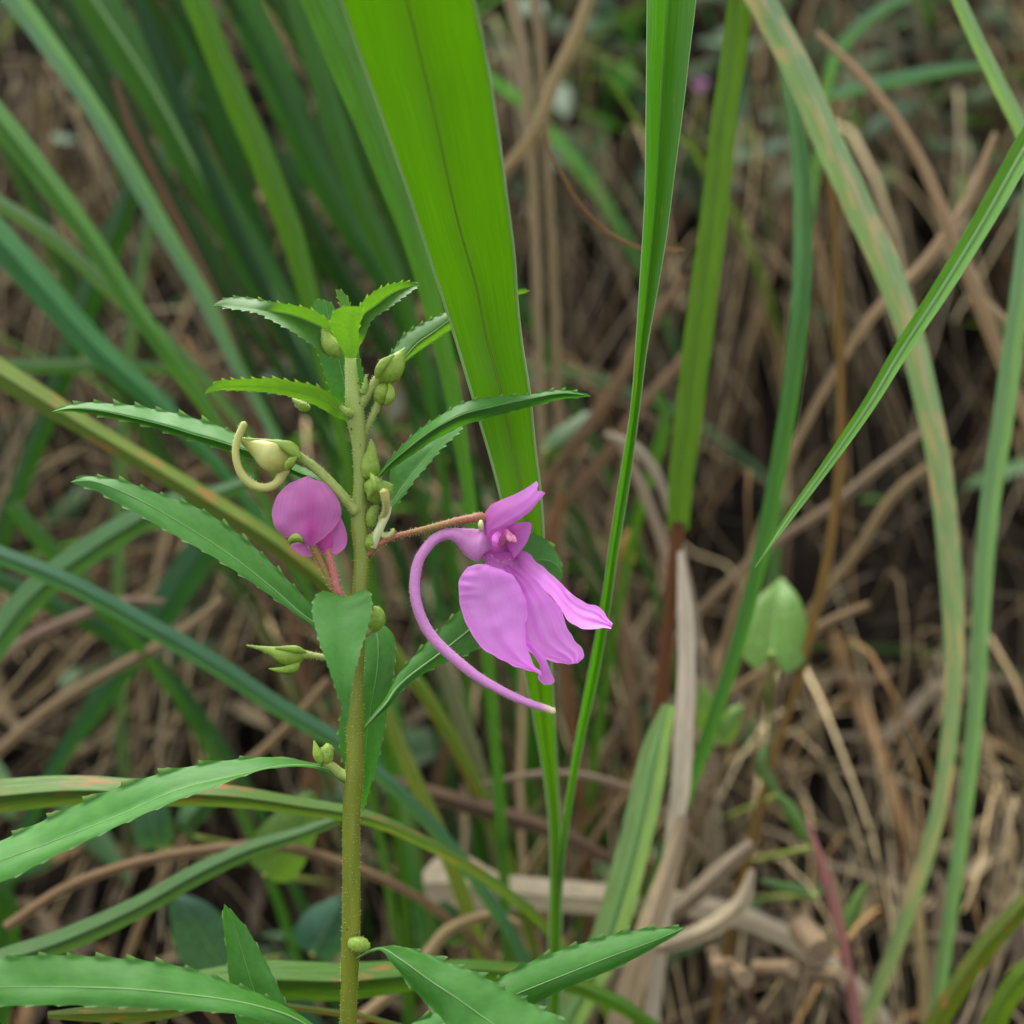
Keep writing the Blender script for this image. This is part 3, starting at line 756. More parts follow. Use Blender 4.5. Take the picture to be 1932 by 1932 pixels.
# -- buds
def bud(body, stalk=None, spur=None, mat='bud', extra=(), tips=0.0, n_f=90):
    b = tube("bud", R(body), MAT[mat], plant, seg=16, n=30, attr=lambda t: tips * max(0, 1 - abs(t - .5) * 3), squash=.9)
    fuzz(hairs, R(body), n_f, 3.5, int(body[0][0]))
    if stalk:
        s = R(stalk)
        tube("bud_stalk", s, MAT['ped_green'], b, n=20)
        fuzz(hairs, s, 160, 4.2, int(stalk[0][1]))
    if spur:
        s = R(spur)
        tube("bud_spur", s, MAT['bud_ripe'], b, n=44, attr=lambda t: .6)
        fuzz(hairs, s, 200, 3.4, int(spur[0][1]))
    for e in extra:
        tube("sepal", R(e), MAT['bud'], b, n=16, squash=.6)
    return b


# large swollen bud with the hooked spur
bud(Z1((775, 1290, 0, 26), (735, 1298, 0, 72), (660, 1305, 0, 122), (590, 1285, 0, 116), (520, 1250, 0, 86), (450, 1215, 0, 50), (400, 1190, 0, 26), (362, 1166, 0, 6)),
    Z1((1195, 1690, -.4, 52), (1165, 1660, -.6, 42), (1080, 1560, -1, 38), (980, 1450, -.8, 34), (880, 1362, -.4, 34), (800, 1310, 0, 36), (765, 1288, 0, 40)),
    Z1((672, 1390, 0, 54), (660, 1440, 0, 38), (625, 1490, -.2, 33), (565, 1518, -.4, 32), (480, 1508, -.6, 32), (402, 1450, -.8, 31), (352, 1355, -1, 27), (340, 1240, -1, 26), (366, 1140, -1, 27), (402, 1062, -1, 25)),
    'bud_ripe', [Z1((790, 1312, -2.4, 10), (760, 1265, -2.2, 42), (715, 1228, -1.8, 44), (640, 1208, -1.2, 28), (540, 1190, -.6, 18), (420, 1176, -.4, 12), (362, 1166, 0, 5)),
                 Z1((775, 1300, -3, 5), (735, 1330, -3.4, 28), (705, 1370, -3.2, 24), (690, 1400, -3, 5))], .8, 160)
bud(Z1((1335, 755, -.5, 24), (1372, 725, -.5, 72), (1420, 690, -.5, 96), (1468, 640, -.5, 78), (1505, 585, -.5, 42), (1538, 528, -.5, 6)),
    Z1((1215, 945, 0, 36), (1262, 880, -.2, 34), (1310, 800, -.4, 32), (1345, 748, -.5, 34)), None, 'bud', [Z1((1330, 745, -2.2, 8), (1350, 690, -2.4, 28), (1400, 625, -2.4, 26), (1460, 580, -2, 8))])
bud(Z1((1365, 920, -.2, 36), (1372, 880, -.2, 62), (1385, 835, -.2, 66), (1400, 795, -.2, 44), (1405, 772, -.2, 14)),
    Z1((1240, 1175, .4, 20), (1262, 1110, .2, 22), (1300, 1030, 0, 24), (1335, 950, 0, 26), (1362, 890, 0, 34)), None, 'bud', [Z1((1400, 930, -1.2, 10), (1430, 885, -1.6, 32), (1438, 830, -1.4, 26), (1425, 780, -1, 8))])
bud(Z1((1290, 1440, -.4, 60), (1288, 1380, -.4, 72), (1292, 1320, -.4, 58), (1300, 1250, -.4, 34), (1298, 1176, -.4, 5)), None, None, 'bud')
bud(Z1((1268, 1500, -1, 46), (1300, 1510, -1, 84), (1345, 1530, -1, 104), (1390, 1530, -1, 84), (1430, 1510, -1, 42), (1448, 1500, -1, 12)), None,
    Z1((1385, 1540, -3.4, 34), (1400, 1600, -3, 30), (1405, 1660, -2, 26), (1385, 1710, -1, 22), (1360, 1740, 0, 20)), 'bud', [Z1((1285, 1590, -2, 6), (1320, 1520, -3.6, 22), (1310, 1450, -3.2, 20), (1290, 1410, -2, 5))])
bud(Z1((1290, 1790, -.3, 24), (1295, 1740, -.3, 40), (1312, 1690, -.3, 38), (1345, 1640, -.3, 10)), None, Z1((1370, 1850, -.6, 18), (1405, 1862, -.8, 20), (1440, 1845, -.8, 19), (1456, 1812, -.8, 13)), 'bud')
tube("bud_stalk", R(Z1((1300, 1930, -.4, 44), (1335, 1860, -.6, 34), (1370, 1780, -.6, 30), (1410, 1700, -.4, 26), (1420, 1650, -.2, 22))), MAT['cream'], plant, n=16)
bud(Z1((1295, 1960, -.6, 18), (1290, 1920, -.6, 44), (1310, 1870, -.6, 34), (1330, 1830, -.6, 8)), None, None, 'bud')
bud(Z1((1075, 590, -1.5, 26), (1040, 545, -2, 58), (1005, 500, -2, 60), (975, 440, -2, 36), (955, 395, -2, 8)), None, None, 'bud')
bud(Z1((1245, 850, -.6, 28), (1255, 810, -.8, 24), (1262, 760, -.8, 12), (1266, 718, -.8, 3)), None, None, 'bud')
bud(Z1((1160, 1005, -2.4, 24), (1125, 985, -2.6, 32), (1095, 955, -2.6, 20), (1076, 920, -2.4, 5)), None, None, 'bud')
bud(Z1((860, 960, 2, 20), (820, 945, 2, 34), (775, 915, 2, 24), (740, 885, 2, 6)), None, None, 'bud')
bud(Z3((715, 1012, 0, 22), (680, 1015, 0, 50), (620, 1018, 0, 70), (550, 1008, 0, 62), (480, 985, 0, 36), (400, 965, 0, 18), (295, 944, 0, 4)),
    Z3((1060, 1060, 0, 30), (900, 1040, 0, 24), (820, 1024, 0, 22), (760, 1015, 0, 24), (700, 1008, 0, 34)), None, 'bud',
    [Z3((670, 1050, -.4, 10), (640, 1095, -.6, 34), (570, 1115, -.6, 26), (500, 1115, -.6, 14), (455, 1108, -.6, 4)), Z3((720, 995, -1, 6), (660, 975, -1.2, 26), (580, 965, -1, 20), (500, 962, -.6, 8))])
bud(Z3((1190, 840, -.4, 30), (1205, 800, -.4, 52), (1222, 750, -.4, 58), (1215, 700, -.4, 40), (1195, 672, -.4, 14)), Z3((1080, 900, 0, 26), (1140, 860, -.2, 24), (1190, 830, -.4, 24)), None, 'bud')
bud(Z3((845, 1775, -.6, 40), (850, 1740, -.6, 56), (862, 1700, -.6, 52), (865, 1660, -.6, 36), (862, 1640, -.6, 12)), None, None, 'bud',
    [Z3((820, 1770, -1.6, 24), (800, 1720, -1.6, 36), (785, 1665, -1.4, 22), (772, 1618, -1.2, 5))])
tube("bud_stalk", R(Z3((1030, 1880, 0, 44), (960, 1850, 0, 38), (900, 1800, -.3, 34), (850, 1770, -.5, 36))), MAT['ped_green'], plant, n=14)
bud(R(Z5((50, 1090, -1.6, 30), (85, 1095, -2, 42), (125, 1100, -2, 40), (155, 1110, -2, 20)), 1.25), None, None, 'bud')
fuzz(hairs_pink, R(Z2((905, 800, -.6, 30), (960, 850, -1.2, 30), (1040, 860, -1.2, 30), (1090, 830, -.8, 20))), 80, 4.0, 77)
hairs.build("stem_hair", MAT['fuzz'], plant, False)["kind"] = "stuff"
hairs_pink.build("spur_hair", MAT['fuzz_pink'], plant, False)["kind"] = "stuff"


# ------------------------------------------------------------------ grass blades
def settle(rows_c, rows, ws, grow=0.012):
    """carry the foot of a blade on down into the ground"""
    c = rows_c[-1]
    t = (rows_c[-1] - rows_c[-4]).normalized()
    k = 0
    while c.z > gz(c.x, c.y) - 0.012 and k < 60:
        t = (t * 0.86 + Vector((0, 0.015, -0.14))).normalized()
        c = c + t * grow
        sh = c - rows_c[-1]
        rows.append([v + sh for v in rows[-1]])
        rows_c.append(c)
        k += 1


US = (-1, -.6, -.25, -.05, 0, .05, .25, .6, 1)


def blade(pts, wid, label, color, mat='blade', fold=1.0, roll=0.0, group=None, root=True, tip=True, cols=7, name="grass_shoot", cat="grass blade", rib=False, curl=0.0, n=None, tuft=None):
    """pts: (x, y, mm) from the tip down to the foot; wid: width in pixels at those points; fold = depth of the keel, in mm per 40 px"""
    n = n or max(22, len(pts) * 5)
    if tuft:
        wid = [w_ * .82 for w_ in wid]
    sp = smooth([p + (w_,) for p, w_ in zip(pts, wid)], n)
    rows, cs = [], []
    for i, p in enumerate(sp):
        a, b = sp[max(0, i - 1)], sp[min(n - 1, i + 1)]
        tx, ty = b[0] - a[0], b[1] - a[1]
        l = math.hypot(tx, ty) or 1
        sx, sy = ty / l, -tx / l
        row = []
        for u in US:
            h = p[3] / 2
            row.append(P(p[0] + sx * h * u, p[1] + sy * h * u, p[2] + (fold * abs(u) + roll * u + curl * u * u) * h / 20))
        rows.append(row)
        cs.append(P(*p[:3]))
    if tip and wid[0] > 3:                      # goes on past the picture and tapers to its tip
        t = (cs[0] - cs[3]).normalized()
        c = cs[0]
        r0 = rows[0]
        pre, pc = [], []
        m = 9
        for k in range(1, m + 1):
            t = (t + Vector((0, 0, -0.05))).normalized()
            c = c + t * 0.008
            f = 1 - k / m
            pre.append([c + (v - cs[0]) * f for v in r0])
            pc.append(c)
        rows, cs = pre[::-1] + rows, pc[::-1] + cs
    if root:
        settle(cs, rows, wid)
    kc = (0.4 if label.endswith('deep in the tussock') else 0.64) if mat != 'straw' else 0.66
    o = grid(name, rows, MAT[mat], None, None, tuple(c_ * kc * q_ for c_, q_ in zip(lin(*color)[:3], (.94, 1, 1.04) if mat == 'straw' else (.98, 1.06, .86))) + (1,), aspect=len(rows) * 0.25)
    if tuft:
        o.name = "blade"
        o["label"] = label
        o.parent = tuft
    else:
        tag(o, label, cat, group)
    if rib:
        mid = len(US) // 2
        w0 = rib
        k = len(cs)
        tube_world("midrib", [r_[mid] - FWD * 0.0001 for r_ in rows], [max(0.00004, w0 * px(40) * min(1, 8 * i / k)) for i in range(k)], MAT['midrib'], o, seg=6)
    return o


# broad bright blade behind the flower: margins and midrib read from the picture
def broad(L, M, Rr, label, mat, color=None, n=90, half=8, ribr=1.2, margin=2.8, band=.8, name="grass_shoot"):
    sl_, sm, sr = smooth(L, n), smooth(M, n), smooth(Rr, n)
    rows = []
    for i in range(n):
        row = []
        for j in range(-half, half + 1):
            s = abs(j) / half
            p = lerp(sm[i], (sl_ if j < 0 else sr)[i], s)
            z = p[2] - 0.35 * math.sin(s * math.pi) + 0.12 * math.sin(p[0] * .05)
            row.append(P(p[0], p[1], z))
        rows.append(row)
    cs = [P(*p) for p in sm]
    t = (cs[0] - cs[3]).normalized()
    c, r0, pre, pc = cs[0], rows[0], [], []
    for k in range(1, 11):
        t = (t + Vector((0, -0.02, -0.05))).normalized()
        c = c + t * 0.009
        pre.append([c + (v - cs[0]) * (1 - k / 10) for v in r0])
        pc.append(c)
    rows, cs = pre[::-1] + rows, pc[::-1] + cs
    settle(cs, rows, None)
    at = [band * math.exp(-((j / half + .04) / .2) ** 2) for r_ in rows for j in range(-half, half + 1)]
    o = grid(name, rows, MAT[mat], None, at, lin(*color) if color else None, aspect=len(rows) * .25)
    tag(o, label, "grass blade")
    if ribr:
        tube_world("midrib", [r_[half] - FWD * 0.00005 for r_ in rows], [ribr * px(0) * min(1, i / 10 + .05) for i in range(len(rows))], MAT['broad_rib'], o, seg=6)
    for e in (0, -1):
        if margin:
            tube_world("margin", [r_[e] for r_ in rows], [margin * px(0) * min(1, i / 10 + .05) for i in range(len(rows))], MAT['margin'], o, seg=6)
    return o


MAT['broad_rib'] = plant_mat('broad_blade_rib', lin(128, 146, 60), lin(100, 124, 40), trans=0.2, rough=0.5, bump=0.1)
MAT['margin'] = plant_mat('blade_margin', lin(168, 196, 140), lin(150, 182, 118), trans=0.4, tint=(1, 1, .8), rough=0.5, bump=0.1)
broad([(560, -200, -36), (644, 0, -28), (687, 127, -23), (727, 240, -19), (774, 373, -14), (811, 487, -9), (837, 567, -5), (861, 644, -2), (882, 715, 0), (907, 800, 3), (930, 880, 5), (950, 960, 8), (970, 1100, 14), (990, 1260, 20), (1010, 1370, 28), (1027, 1470, 36), (1037, 1560, 42), (1036, 1780, 52)],
      [(712, -200, -35), (767, 0, -27), (786, 75, -24), (804, 150, -21), (824, 235, -18), (841, 317, -15), (871, 443, -9), (901, 550, -4), (917, 633, -1), (943, 730, 1.5), (962, 820, 4.5), (978, 900, 7), (995, 1000, 11), (1008, 1150, 16), (1018, 1290, 22), (1030, 1400, 31), (1040, 1480, 38), (1047, 1570, 43), (1047, 1790, 53)],
      [(880, -200, -36), (894, 0, -28), (914, 93, -24), (937, 233, -19), (954, 360, -14), (969, 473, -9), (977, 583, -4), (984, 644, -2), (999, 740, 1), (1010, 850, 5), (1020, 930, 8), (1026, 1020, 11), (1034, 1150, 16), (1042, 1290, 22), (1048, 1400, 31), (1052, 1480, 38), (1057, 1570, 43), (1058, 1790, 53)],
      "broad bright green grass blade with pale margins behind the open flower", 'blade_wide')
MAT['blade_mid'] = plant_mat('folded_grass_blade', lin(68, 118, 34), lin(58, 106, 30), trans=0.42, tint=(1.3, 1.45, 0.2), rough=0.42, spec=0.4, uv=(22, 0.35), scale=2.0, bump=0.35,
                             streak=lin(150, 140, 50), streak_lo=0.66)
broad([(1224, -200, -4), (1221, 0, 0), (1219, 200, 2), (1216, 383, 3), (1207, 533, 4), (1200, 644, 5), (1189, 777, 7), (1173, 877, 9), (1153, 1004, 12), (1133, 1144, 16), (1109, 1271, 22), (1085, 1400, 30), (1066, 1520, 38), (1054, 1620, 44), (1050, 1740, 52)],
      [(1264, -200, -1), (1257, 0, 3), (1247, 167, 5), (1237, 367, 6), (1222, 533, 6.5), (1211, 644, 7), (1197, 777, 8.5), (1181, 890, 10.5), (1160, 1020, 13), (1141, 1150, 17), (1119, 1274, 23), (1093, 1400, 31), (1072, 1520, 39), (1059, 1620, 45), (1055, 1740, 53)],
      [(1322, -200, -4), (1313, 0, 0), (1301, 100, 1), (1288, 213, 2), (1274, 317, 3), (1257, 450, 4), (1237, 567, 5), (1223, 644, 5), (1206, 777, 7), (1189, 904, 10), (1166, 1044, 13), (1149, 1161, 16), (1129, 1277, 22), (1101, 1400, 30), (1079, 1520, 38), (1065, 1620, 44), (1060, 1740, 52)],
      "upright folded green grass blade standing between the open flower and the thick sheathed stalk", 'blade_mid', ribr=0, margin=0.8)

# left-hand tussock: blades running from the upper left down to the right
GL = empty("grass_tussock")
tag(GL, "tussock of long leaning green and bluish grass blades behind the balsam", "grass tussock")
blade([(30, 0, 85), (100, 95, 86), (170, 195, 87), (240, 310, 88), (320, 450, 90), (385, 560, 92), (432, 660, 94), (485, 760, 96), (560, 900, 100)], [52, 46, 42, 40, 38, 36, 30, 24, 18],
      "narrow bluish grey-green blade with dark crease", (132, 174, 150), fold=-1.0, tuft=GL)
blade([(165, -20, 112), (290, 170, 113), (385, 340, 114), (470, 480, 115), (545, 610, 116), (600, 740, 118), (650, 900, 120)], [104, 98, 92, 84, 74, 60, 40],
      "wide mid green blade with pale midrib", (72, 122, 58), fold=1.4, tuft=GL, rib=5)
blade([(366, -10, 72), (430, 150, 73), (494, 300, 74), (552, 450, 75), (585, 567, 76), (622, 720, 80), (660, 900, 84)], [58, 60, 60, 54, 44, 34, 24],
      "yellowish green blade with light right half rising behind the shoot tip", (92, 140, 50), fold=2.4, roll=-1.6, tuft=GL)
blade([(455, -10, 122), (515, 130, 123), (580, 280, 124), (645, 400, 125), (720, 520, 126), (790, 660, 128), (850, 800, 130)], [88, 84, 78, 70, 56, 42, 30],
      "wide dark teal green blade passing behind the shoot tip", (70, 124, 58), fold=1.5, tuft=GL)
blade([(560, -10, 92), (600, 130, 92), (640, 260, 92), (690, 400, 93), (745, 520, 94), (790, 650, 96), (820, 800, 100)], [58, 56, 52, 46, 40, 32, 22],
      "dark green blade close to the broad bright blade", (66, 116, 46), fold=1.6, tuft=GL)
blade([(600, -10, 30), (655, 120, 32), (700, 230, 34), (745, 350, 36), (785, 460, 38), (820, 590, 42), (850, 720, 46), (880, 900, 52)], [90, 84, 76, 66, 56, 46, 38, 28],
      "green blade close along the left margin of the broad bright blade", (84, 134, 62), fold=1.2, tuft=GL)
blade([(-30, 190, 62), (80, 330, 63), (170, 450, 64), (240, 560, 65), (300, 645, 66), (365, 735, 70), (450, 860, 76)], [58, 56, 50, 46, 40, 34, 22],
      "pale green blade with darker lower half", (98, 150, 76), fold=2.0, roll=1.2, tuft=GL)
blade([(-30, 365, 78), (100, 450, 78), (200, 540, 78), (290, 620, 79), (375, 705, 80), (470, 820, 84)], [36, 36, 34, 32, 28, 20],
      "thin grey-green blade crossing the pale green one", (112, 148, 100), fold=1.0, tuft=GL)
blade([(-30, 420, 70), (90, 555, 71), (180, 655, 72), (280, 745, 74), (345, 810, 76), (430, 900, 80)], [76, 72, 64, 52, 42, 26],
      "broad teal blade with a bright edge", (88, 146, 100), fold=2.0, roll=1.4, tuft=GL)
blade([(330, 0, 125), (390, 150, 125), (440, 300, 126), (490, 450, 127), (540, 600, 128), (600, 780, 130)], [50, 52, 50, 46, 40, 26],
      "deep green blade half hidden behind the yellowish green one", (52, 104, 42), fold=1.4, tuft=GL)
blade([(250, 340, 108), (225, 420, 108), (185, 510, 110), (140, 640, 112), (85, 790, 114), (20, 960, 118)], [30, 58, 62, 58, 50, 40],
      "dark green blade leaning the other way, against the tussock", (52, 96, 44), fold=1.2, tuft=GL, tip=False)
rt = random.Random(42)
for i in range(16):
    x0 = rt.uniform(-160, 640)
    sl = rt.uniform(.45, .78)
    mm = rt.uniform(100, 160)
    bend = rt.uniform(-30, 40)
    y0 = -20 if x0 > -20 else -20 + (-20 - x0) * 2
    x0 = max(x0, -20)
    pp = [(x0 + sl * 950 * t + bend * math.sin(t * 3.1), y0 + 950 * t, mm + 10 * t) for t in (0, .2, .4, .6, .8, 1)]
    ww = rt.uniform(20, 44)
    blade(pp, [ww * v for v in (.95, 1, .98, .9, .75, .5)], "dark green blade deep in the tussock", rt.choice([(62, 108, 44), (54, 100, 50), (72, 118, 56), (60, 104, 66), (84, 128, 58)]), fold=rt.uniform(.8, 1.8), roll=rt.uniform(-1, 1), tuft=GL)
blade([(400, 60, 130), (350, 190, 130), (310, 300, 130), (280, 420, 131)], [20, 40, 38, 30], "dull grey-green blade turned away behind the wide mid green one", (98, 128, 100), fold=1.0, tuft=GL)
blade([(520, 290, 132), (600, 350, 132), (680, 440, 133), (740, 560, 134), (770, 700, 136)], [34, 40, 40, 34, 24], "dark teal blade curving down behind the tussock's right side", (64, 112, 76), fold=1.0, tuft=GL)
blade([(-30, 690, 105), (60, 691, 105), (160, 690, 106), (260, 692, 107), (340, 700, 110)], [26, 26, 26, 24, 16], "short horizontal green blade behind the long toothed leaf", (88, 132, 78), fold=1.0, root=False)
blade([(-40, 680, 42), (60, 742, 43), (150, 798, 44), (290, 882, 46), (400, 950, 48), (500, 1012, 50), (590, 1080, 54), (660, 1140, 58)], [56, 48, 40, 38, 40, 38, 34, 30],
      "olive grass blade with reddish upper edge slanting down behind the back-turned flower", (118, 140, 58), 'blade_red', fold=2.2, roll=1.8)
blade([(480, 905, 66), (400, 935, 64), (310, 955, 62), (250, 988, 60), (150, 1052, 58), (60, 1125, 56), (-30, 1240, 54)], [24, 34, 42, 50, 54, 56, 58],
      "pale green blade crossing under the broad toothed leaf with the pale midrib", (96, 140, 92), 'blade', fold=1.2, tip=False)
blade([(-30, 1035, 46), (130, 1100, 46), (260, 1170, 47), (400, 1250, 48), (520, 1330, 50), (640, 1402, 52), (750, 1490, 56)], [34, 36, 38, 38, 36, 34, 28],
      "bluish green blade slanting down to the stem below the pointed bud", (92, 138, 112), fold=1.2)
blade([(20, 950, 85), (70, 1010, 85), (125, 1070, 86), (190, 1140, 88), (270, 1230, 92)], [26, 34, 36, 32, 20], "short mid green blade crossing behind the pale green one", (76, 126, 60), fold=1.0, tip=False)
blade([(420, 960, 104), (385, 1030, 104), (330, 1115, 105), (270, 1205, 106), (200, 1305, 108), (120, 1420, 112)], [40, 62, 66, 58, 46, 30], "dark bluish green blade bending down under the broad toothed leaf", (60, 106, 72), fold=1.0, tip=False)
blade([(-30, 1080, 95), (100, 1140, 95), (230, 1210, 96), (330, 1290, 98), (400, 1380, 100)], [34, 34, 32, 28, 20], "dim green blade low behind the crossing blades", (58, 104, 62), fold=1.0)
blade([(640, 1545, 40), (560, 1575, 38), (480, 1600, 36), (380, 1645, 34), (260, 1712, 32), (120, 1775, 30), (-30, 1825, 28)], [20, 26, 32, 38, 42, 46, 50],
      "grey-green blade arching low above the lowest toothed leaf", (104, 142, 92), fold=1.2, tip=False)
blade([(-30, 1505, 16), (120, 1492, 16), (300, 1497, 18), (430, 1502, 20), (560, 1520, 24), (700, 1545, 28), (800, 1588, 34), (900, 1645, 42), (1000, 1718, 52)], [66, 58, 48, 42, 34, 28, 24, 22, 20],
      "green blade with rust-red streaks running behind the large lower leaf and stem", (110, 144, 70), 'blade_red', fold=1.5)
blade([(200, 1900, 22), (330, 1872, 23), (500, 1850, 24), (640, 1852, 25), (780, 1840, 28), (900, 1830, 34)], [30, 60, 74, 72, 58, 40], "wide low green blade with red margins behind the lowest leaf pointing up", (92, 140, 50), 'blade_red', fold=1.2, tip=False)
blade([(90, 1915, 10), (200, 1912, 10), (300, 1908, 11), (380, 1898, 12)], [14, 34, 34, 14], "short rusty green blade end under the lowest long leaf", (110, 130, 60), 'blade_red', fold=.6, tip=False)
blade([(-30, 1640, 60), (10, 1700, 60), (12, 1800, 62), (0, 1920, 64)], [30, 40, 40, 34], "dark green blade end at the foot of the large lower leaf", (60, 104, 44), fold=1.0)

# right-hand blades
blade([(1398, -20, 52), (1385, 100, 53), (1370, 200, 54), (1346, 420, 56), (1322, 600, 58), (1298, 800, 60), (1284, 920, 61), (1280, 1000, 62)], [46, 48, 48, 52, 54, 52, 46, 40],
      "thick olive green sheathed grass stalk ending in a yellowish joint above a brown stem", (100, 138, 44), fold=1.6, curl=-1.2, root=False, name="grass_stalk", cat="grass stalk")
blade([(1425, -20, 46), (1500, 120, 48), (1560, 260, 50), (1620, 390, 52), (1670, 500, 54), (1712, 610, 56), (1745, 740, 58), (1770, 860, 60), (1787, 1000, 62), (1797, 1130, 64), (1800, 1270, 67), (1790, 1400, 70), (1768, 1540, 74), (1735, 1655, 78), (1700, 1760, 82), (1640, 1910, 88)],
      [56, 56, 56, 56, 54, 50, 48, 46, 44, 42, 36, 32, 30, 30, 30, 30], "long pale grey-green blade with tan blotches arching over the bank", (152, 180, 142), 'blade_patchy', fold=0.8)
blade([(1424, 1071, 6), (1450, 1032, 6), (1480, 988, 7), (1560, 878, 8), (1640, 762, 9), (1700, 662, 11), (1770, 555, 13), (1850, 425, 16), (1935, 275, 20), (2000, 170, 24)], [2, 7, 13, 20, 26, 31, 35, 40, 44, 44],
      "green blade with pale keel, hanging with its dry tip before the slender blade", (100, 150, 72), 'blade', fold=-2.4, roll=1.4, root=False, rib=4)
blade([(1442, 10, 70), (1472, 90, 66), (1494, 180, 62), (1510, 300, 58), (1515, 430, 54), (1508, 600, 50), (1490, 750, 50), (1465, 900, 52), (1430, 1070, 55), (1390, 1220, 58), (1342, 1370, 62), (1295, 1500, 68), (1255, 1600, 74)], [10, 22, 30, 34, 36, 36, 34, 32, 30, 28, 26, 24, 22],
      "slender mid green blade passing behind the tip of the pale-keeled blade", (84, 136, 72), fold=1.2, tip=False)
blade([(1940, 380, 55), (1922, 560, 56), (1905, 700, 58), (1886, 830, 60), (1868, 950, 62), (1856, 1080, 64), (1850, 1190, 66), (1842, 1320, 68), (1826, 1480, 72), (1808, 1620, 76), (1788, 1760, 80)], [24, 34, 40, 40, 38, 36, 34, 32, 30, 28, 26],
      "bluish pale green upright blade beside the long arching blotched one", (136, 172, 140), fold=1.2)
blade([(1795, -30, 38), (1850, 90, 40), (1900, 190, 42), (1945, 280, 44), (1990, 380, 48)], [26, 28, 30, 30, 28], "pale bluish blade crossing the upper part of the pale-keeled blade", (148, 182, 148), fold=1.0, root=False)
blade([(1560, 300, 66), (1575, 450, 67), (1583, 600, 68), (1585, 850, 70), (1562, 1050, 72), (1540, 1150, 74), (1510, 1270, 77), (1465, 1410, 82)], [10, 13, 16, 18, 18, 18, 17, 16],
      "thin orange-brown grass stem in front of the heart-shaped leaf", (150, 112, 52), 'straw', fold=1.5, name="grass_stalk", cat="grass stem", tip=False)
blade([(1262, 1330, 52), (1240, 1400, 54), (1212, 1530, 57), (1182, 1650, 60), (1150, 1760, 64), (1108, 1855, 68), (1060, 1950, 74)], [24, 48, 60, 62, 62, 60, 56], "wide whitish green blade with pale midrib low beside the dry sheath", (156, 186, 148), fold=1.0, tip=False, rib=9)
blade([(1990, 1640, 58), (1920, 1720, 58), (1850, 1800, 60), (1785, 1900, 62), (1750, 1960, 64)], [34, 40, 42, 42, 40], "olive blade streaked brown, low beside the bluish upright blade's foot", (112, 128, 48), 'blade_red', fold=1.2)
blade([(2000, 1790, 50), (1930, 1840, 52), (1890, 1900, 54), (1860, 1980, 56)], [40, 46, 46, 44], "bright olive green blade under the brown-streaked olive one", (112, 142, 52), fold=1.2)
blade([(1870, 120, 128), (1790, 130, 126), (1700, 148, 125), (1620, 165, 124), (1570, 180, 124)], [6, 20, 26, 26, 20], "teal blade lying nearly flat behind the long arching blotched blade", (104, 150, 120), fold=.8, root=False, tip=False)
blade([(1720, -10, 132), (1660, 20, 130), (1610, 60, 130), (1575, 105, 132), (1560, 170, 136)], [16, 22, 24, 22, 16], "short arching bluish blade above the flat teal one", (104, 146, 116), fold=.8, tip=False)
blade([(1240, 730, 95), (1255, 790, 95), (1240, 850, 96), (1215, 930, 98), (1190, 1030, 102)], [8, 22, 26, 24, 16], "short green blade hiding behind the thick sheathed stalk", (84, 128, 50), fold=1.0, tip=False)
blade([(1130, 1150, 64), (830, 1250, 66), (850, 1330, 66), (890, 1420, 68), (930, 1530, 72)], [2, 14, 30, 30, 26], "yellowish green stalk low behind the flower spur", (136, 148, 76), fold=1.5, name="grass_stalk", cat="grass stalk", tip=False) if False else None
blade([(725, 1330, 60), (760, 1420, 62), (800, 1510, 65), (840, 1600, 68), (870, 1680, 72)], [22, 28, 30, 32, 30], "yellowish green stalk leaning below the dark leaf's stalk", (136, 150, 82), fold=1.6, name="grass_stalk", cat="grass stalk", tip=False)
blade([(815, 1200, 80), (850, 1300, 82), (885, 1400, 84), (915, 1490, 88), (940, 1600, 92)], [18, 30, 32, 32, 28], "tan-green stalk behind the hanging flower spur", (138, 140, 88), 'straw', fold=1.6, name="grass_stalk", cat="grass stalk", tip=False)

# dry straws that can be told apart
DS = "single dry straws over the bank"


def straw(pts, wid, label, color=(168, 138, 98), root=True, **kw):
    return blade(pts, wid, label, color, 'straw', fold=kw.pop('fold', 1.4), root=root, name=kw.pop('name', "dry_straw"), cat=kw.pop('cat', "straw"), group=DS, **kw)


straw([(1280, 985, 61.5), (1276, 1020, 62), (1268, 1100, 63), (1258, 1200, 65), (1247, 1330, 68), (1232, 1450, 74)], [36, 26, 26, 26, 28, 28], "red-brown stem standing under the yellowish joint of the thick stalk", (128, 78, 46), tip=False)
straw([(1284, 1040, 60), (1292, 1140, 60), (1296, 1250, 61), (1290, 1380, 62), (1285, 1480, 64), (1272, 1570, 68)], [12, 28, 33, 36, 36, 32], "wide pale pinkish dry sheath hanging beside the red-brown stem", (255, 228, 196), tip=False)
straw([(1290, 1540, 66), (1262, 1640, 66), (1235, 1720, 66), (1210, 1800, 66), (1185, 1880, 68), (1160, 1960, 70)], [22, 38, 46, 50, 50, 48], "broad wrinkled tan dry leaf hanging below the pale sheath", (206, 176, 136), tip=False, fold=1.8)
straw([(1024, 233, 34), (1034, 280, 34), (1055, 320, 34), (1100, 392, 35), (1150, 440, 36), (1210, 468, 38), (1290, 470, 42)], [3, 5, 6, 7, 7, 7, 6], "hair-thin brown curved straw looping behind the upright folded blade", (150, 104, 62), tip=False, root=False)
straw([(1115, -20, 100), (1085, 70, 100), (1050, 140, 101), (1010, 245, 102), (950, 320, 106)], [22, 26, 26, 24, 20], "tan straw slanting down to the broad bright blade", (178, 150, 100))
straw([(960, -20, 104), (980, 70, 104), (993, 160, 105), (1000, 260, 108)], [24, 26, 24, 18], "bent pale straw next to the top of the broad bright blade", (176, 150, 112))
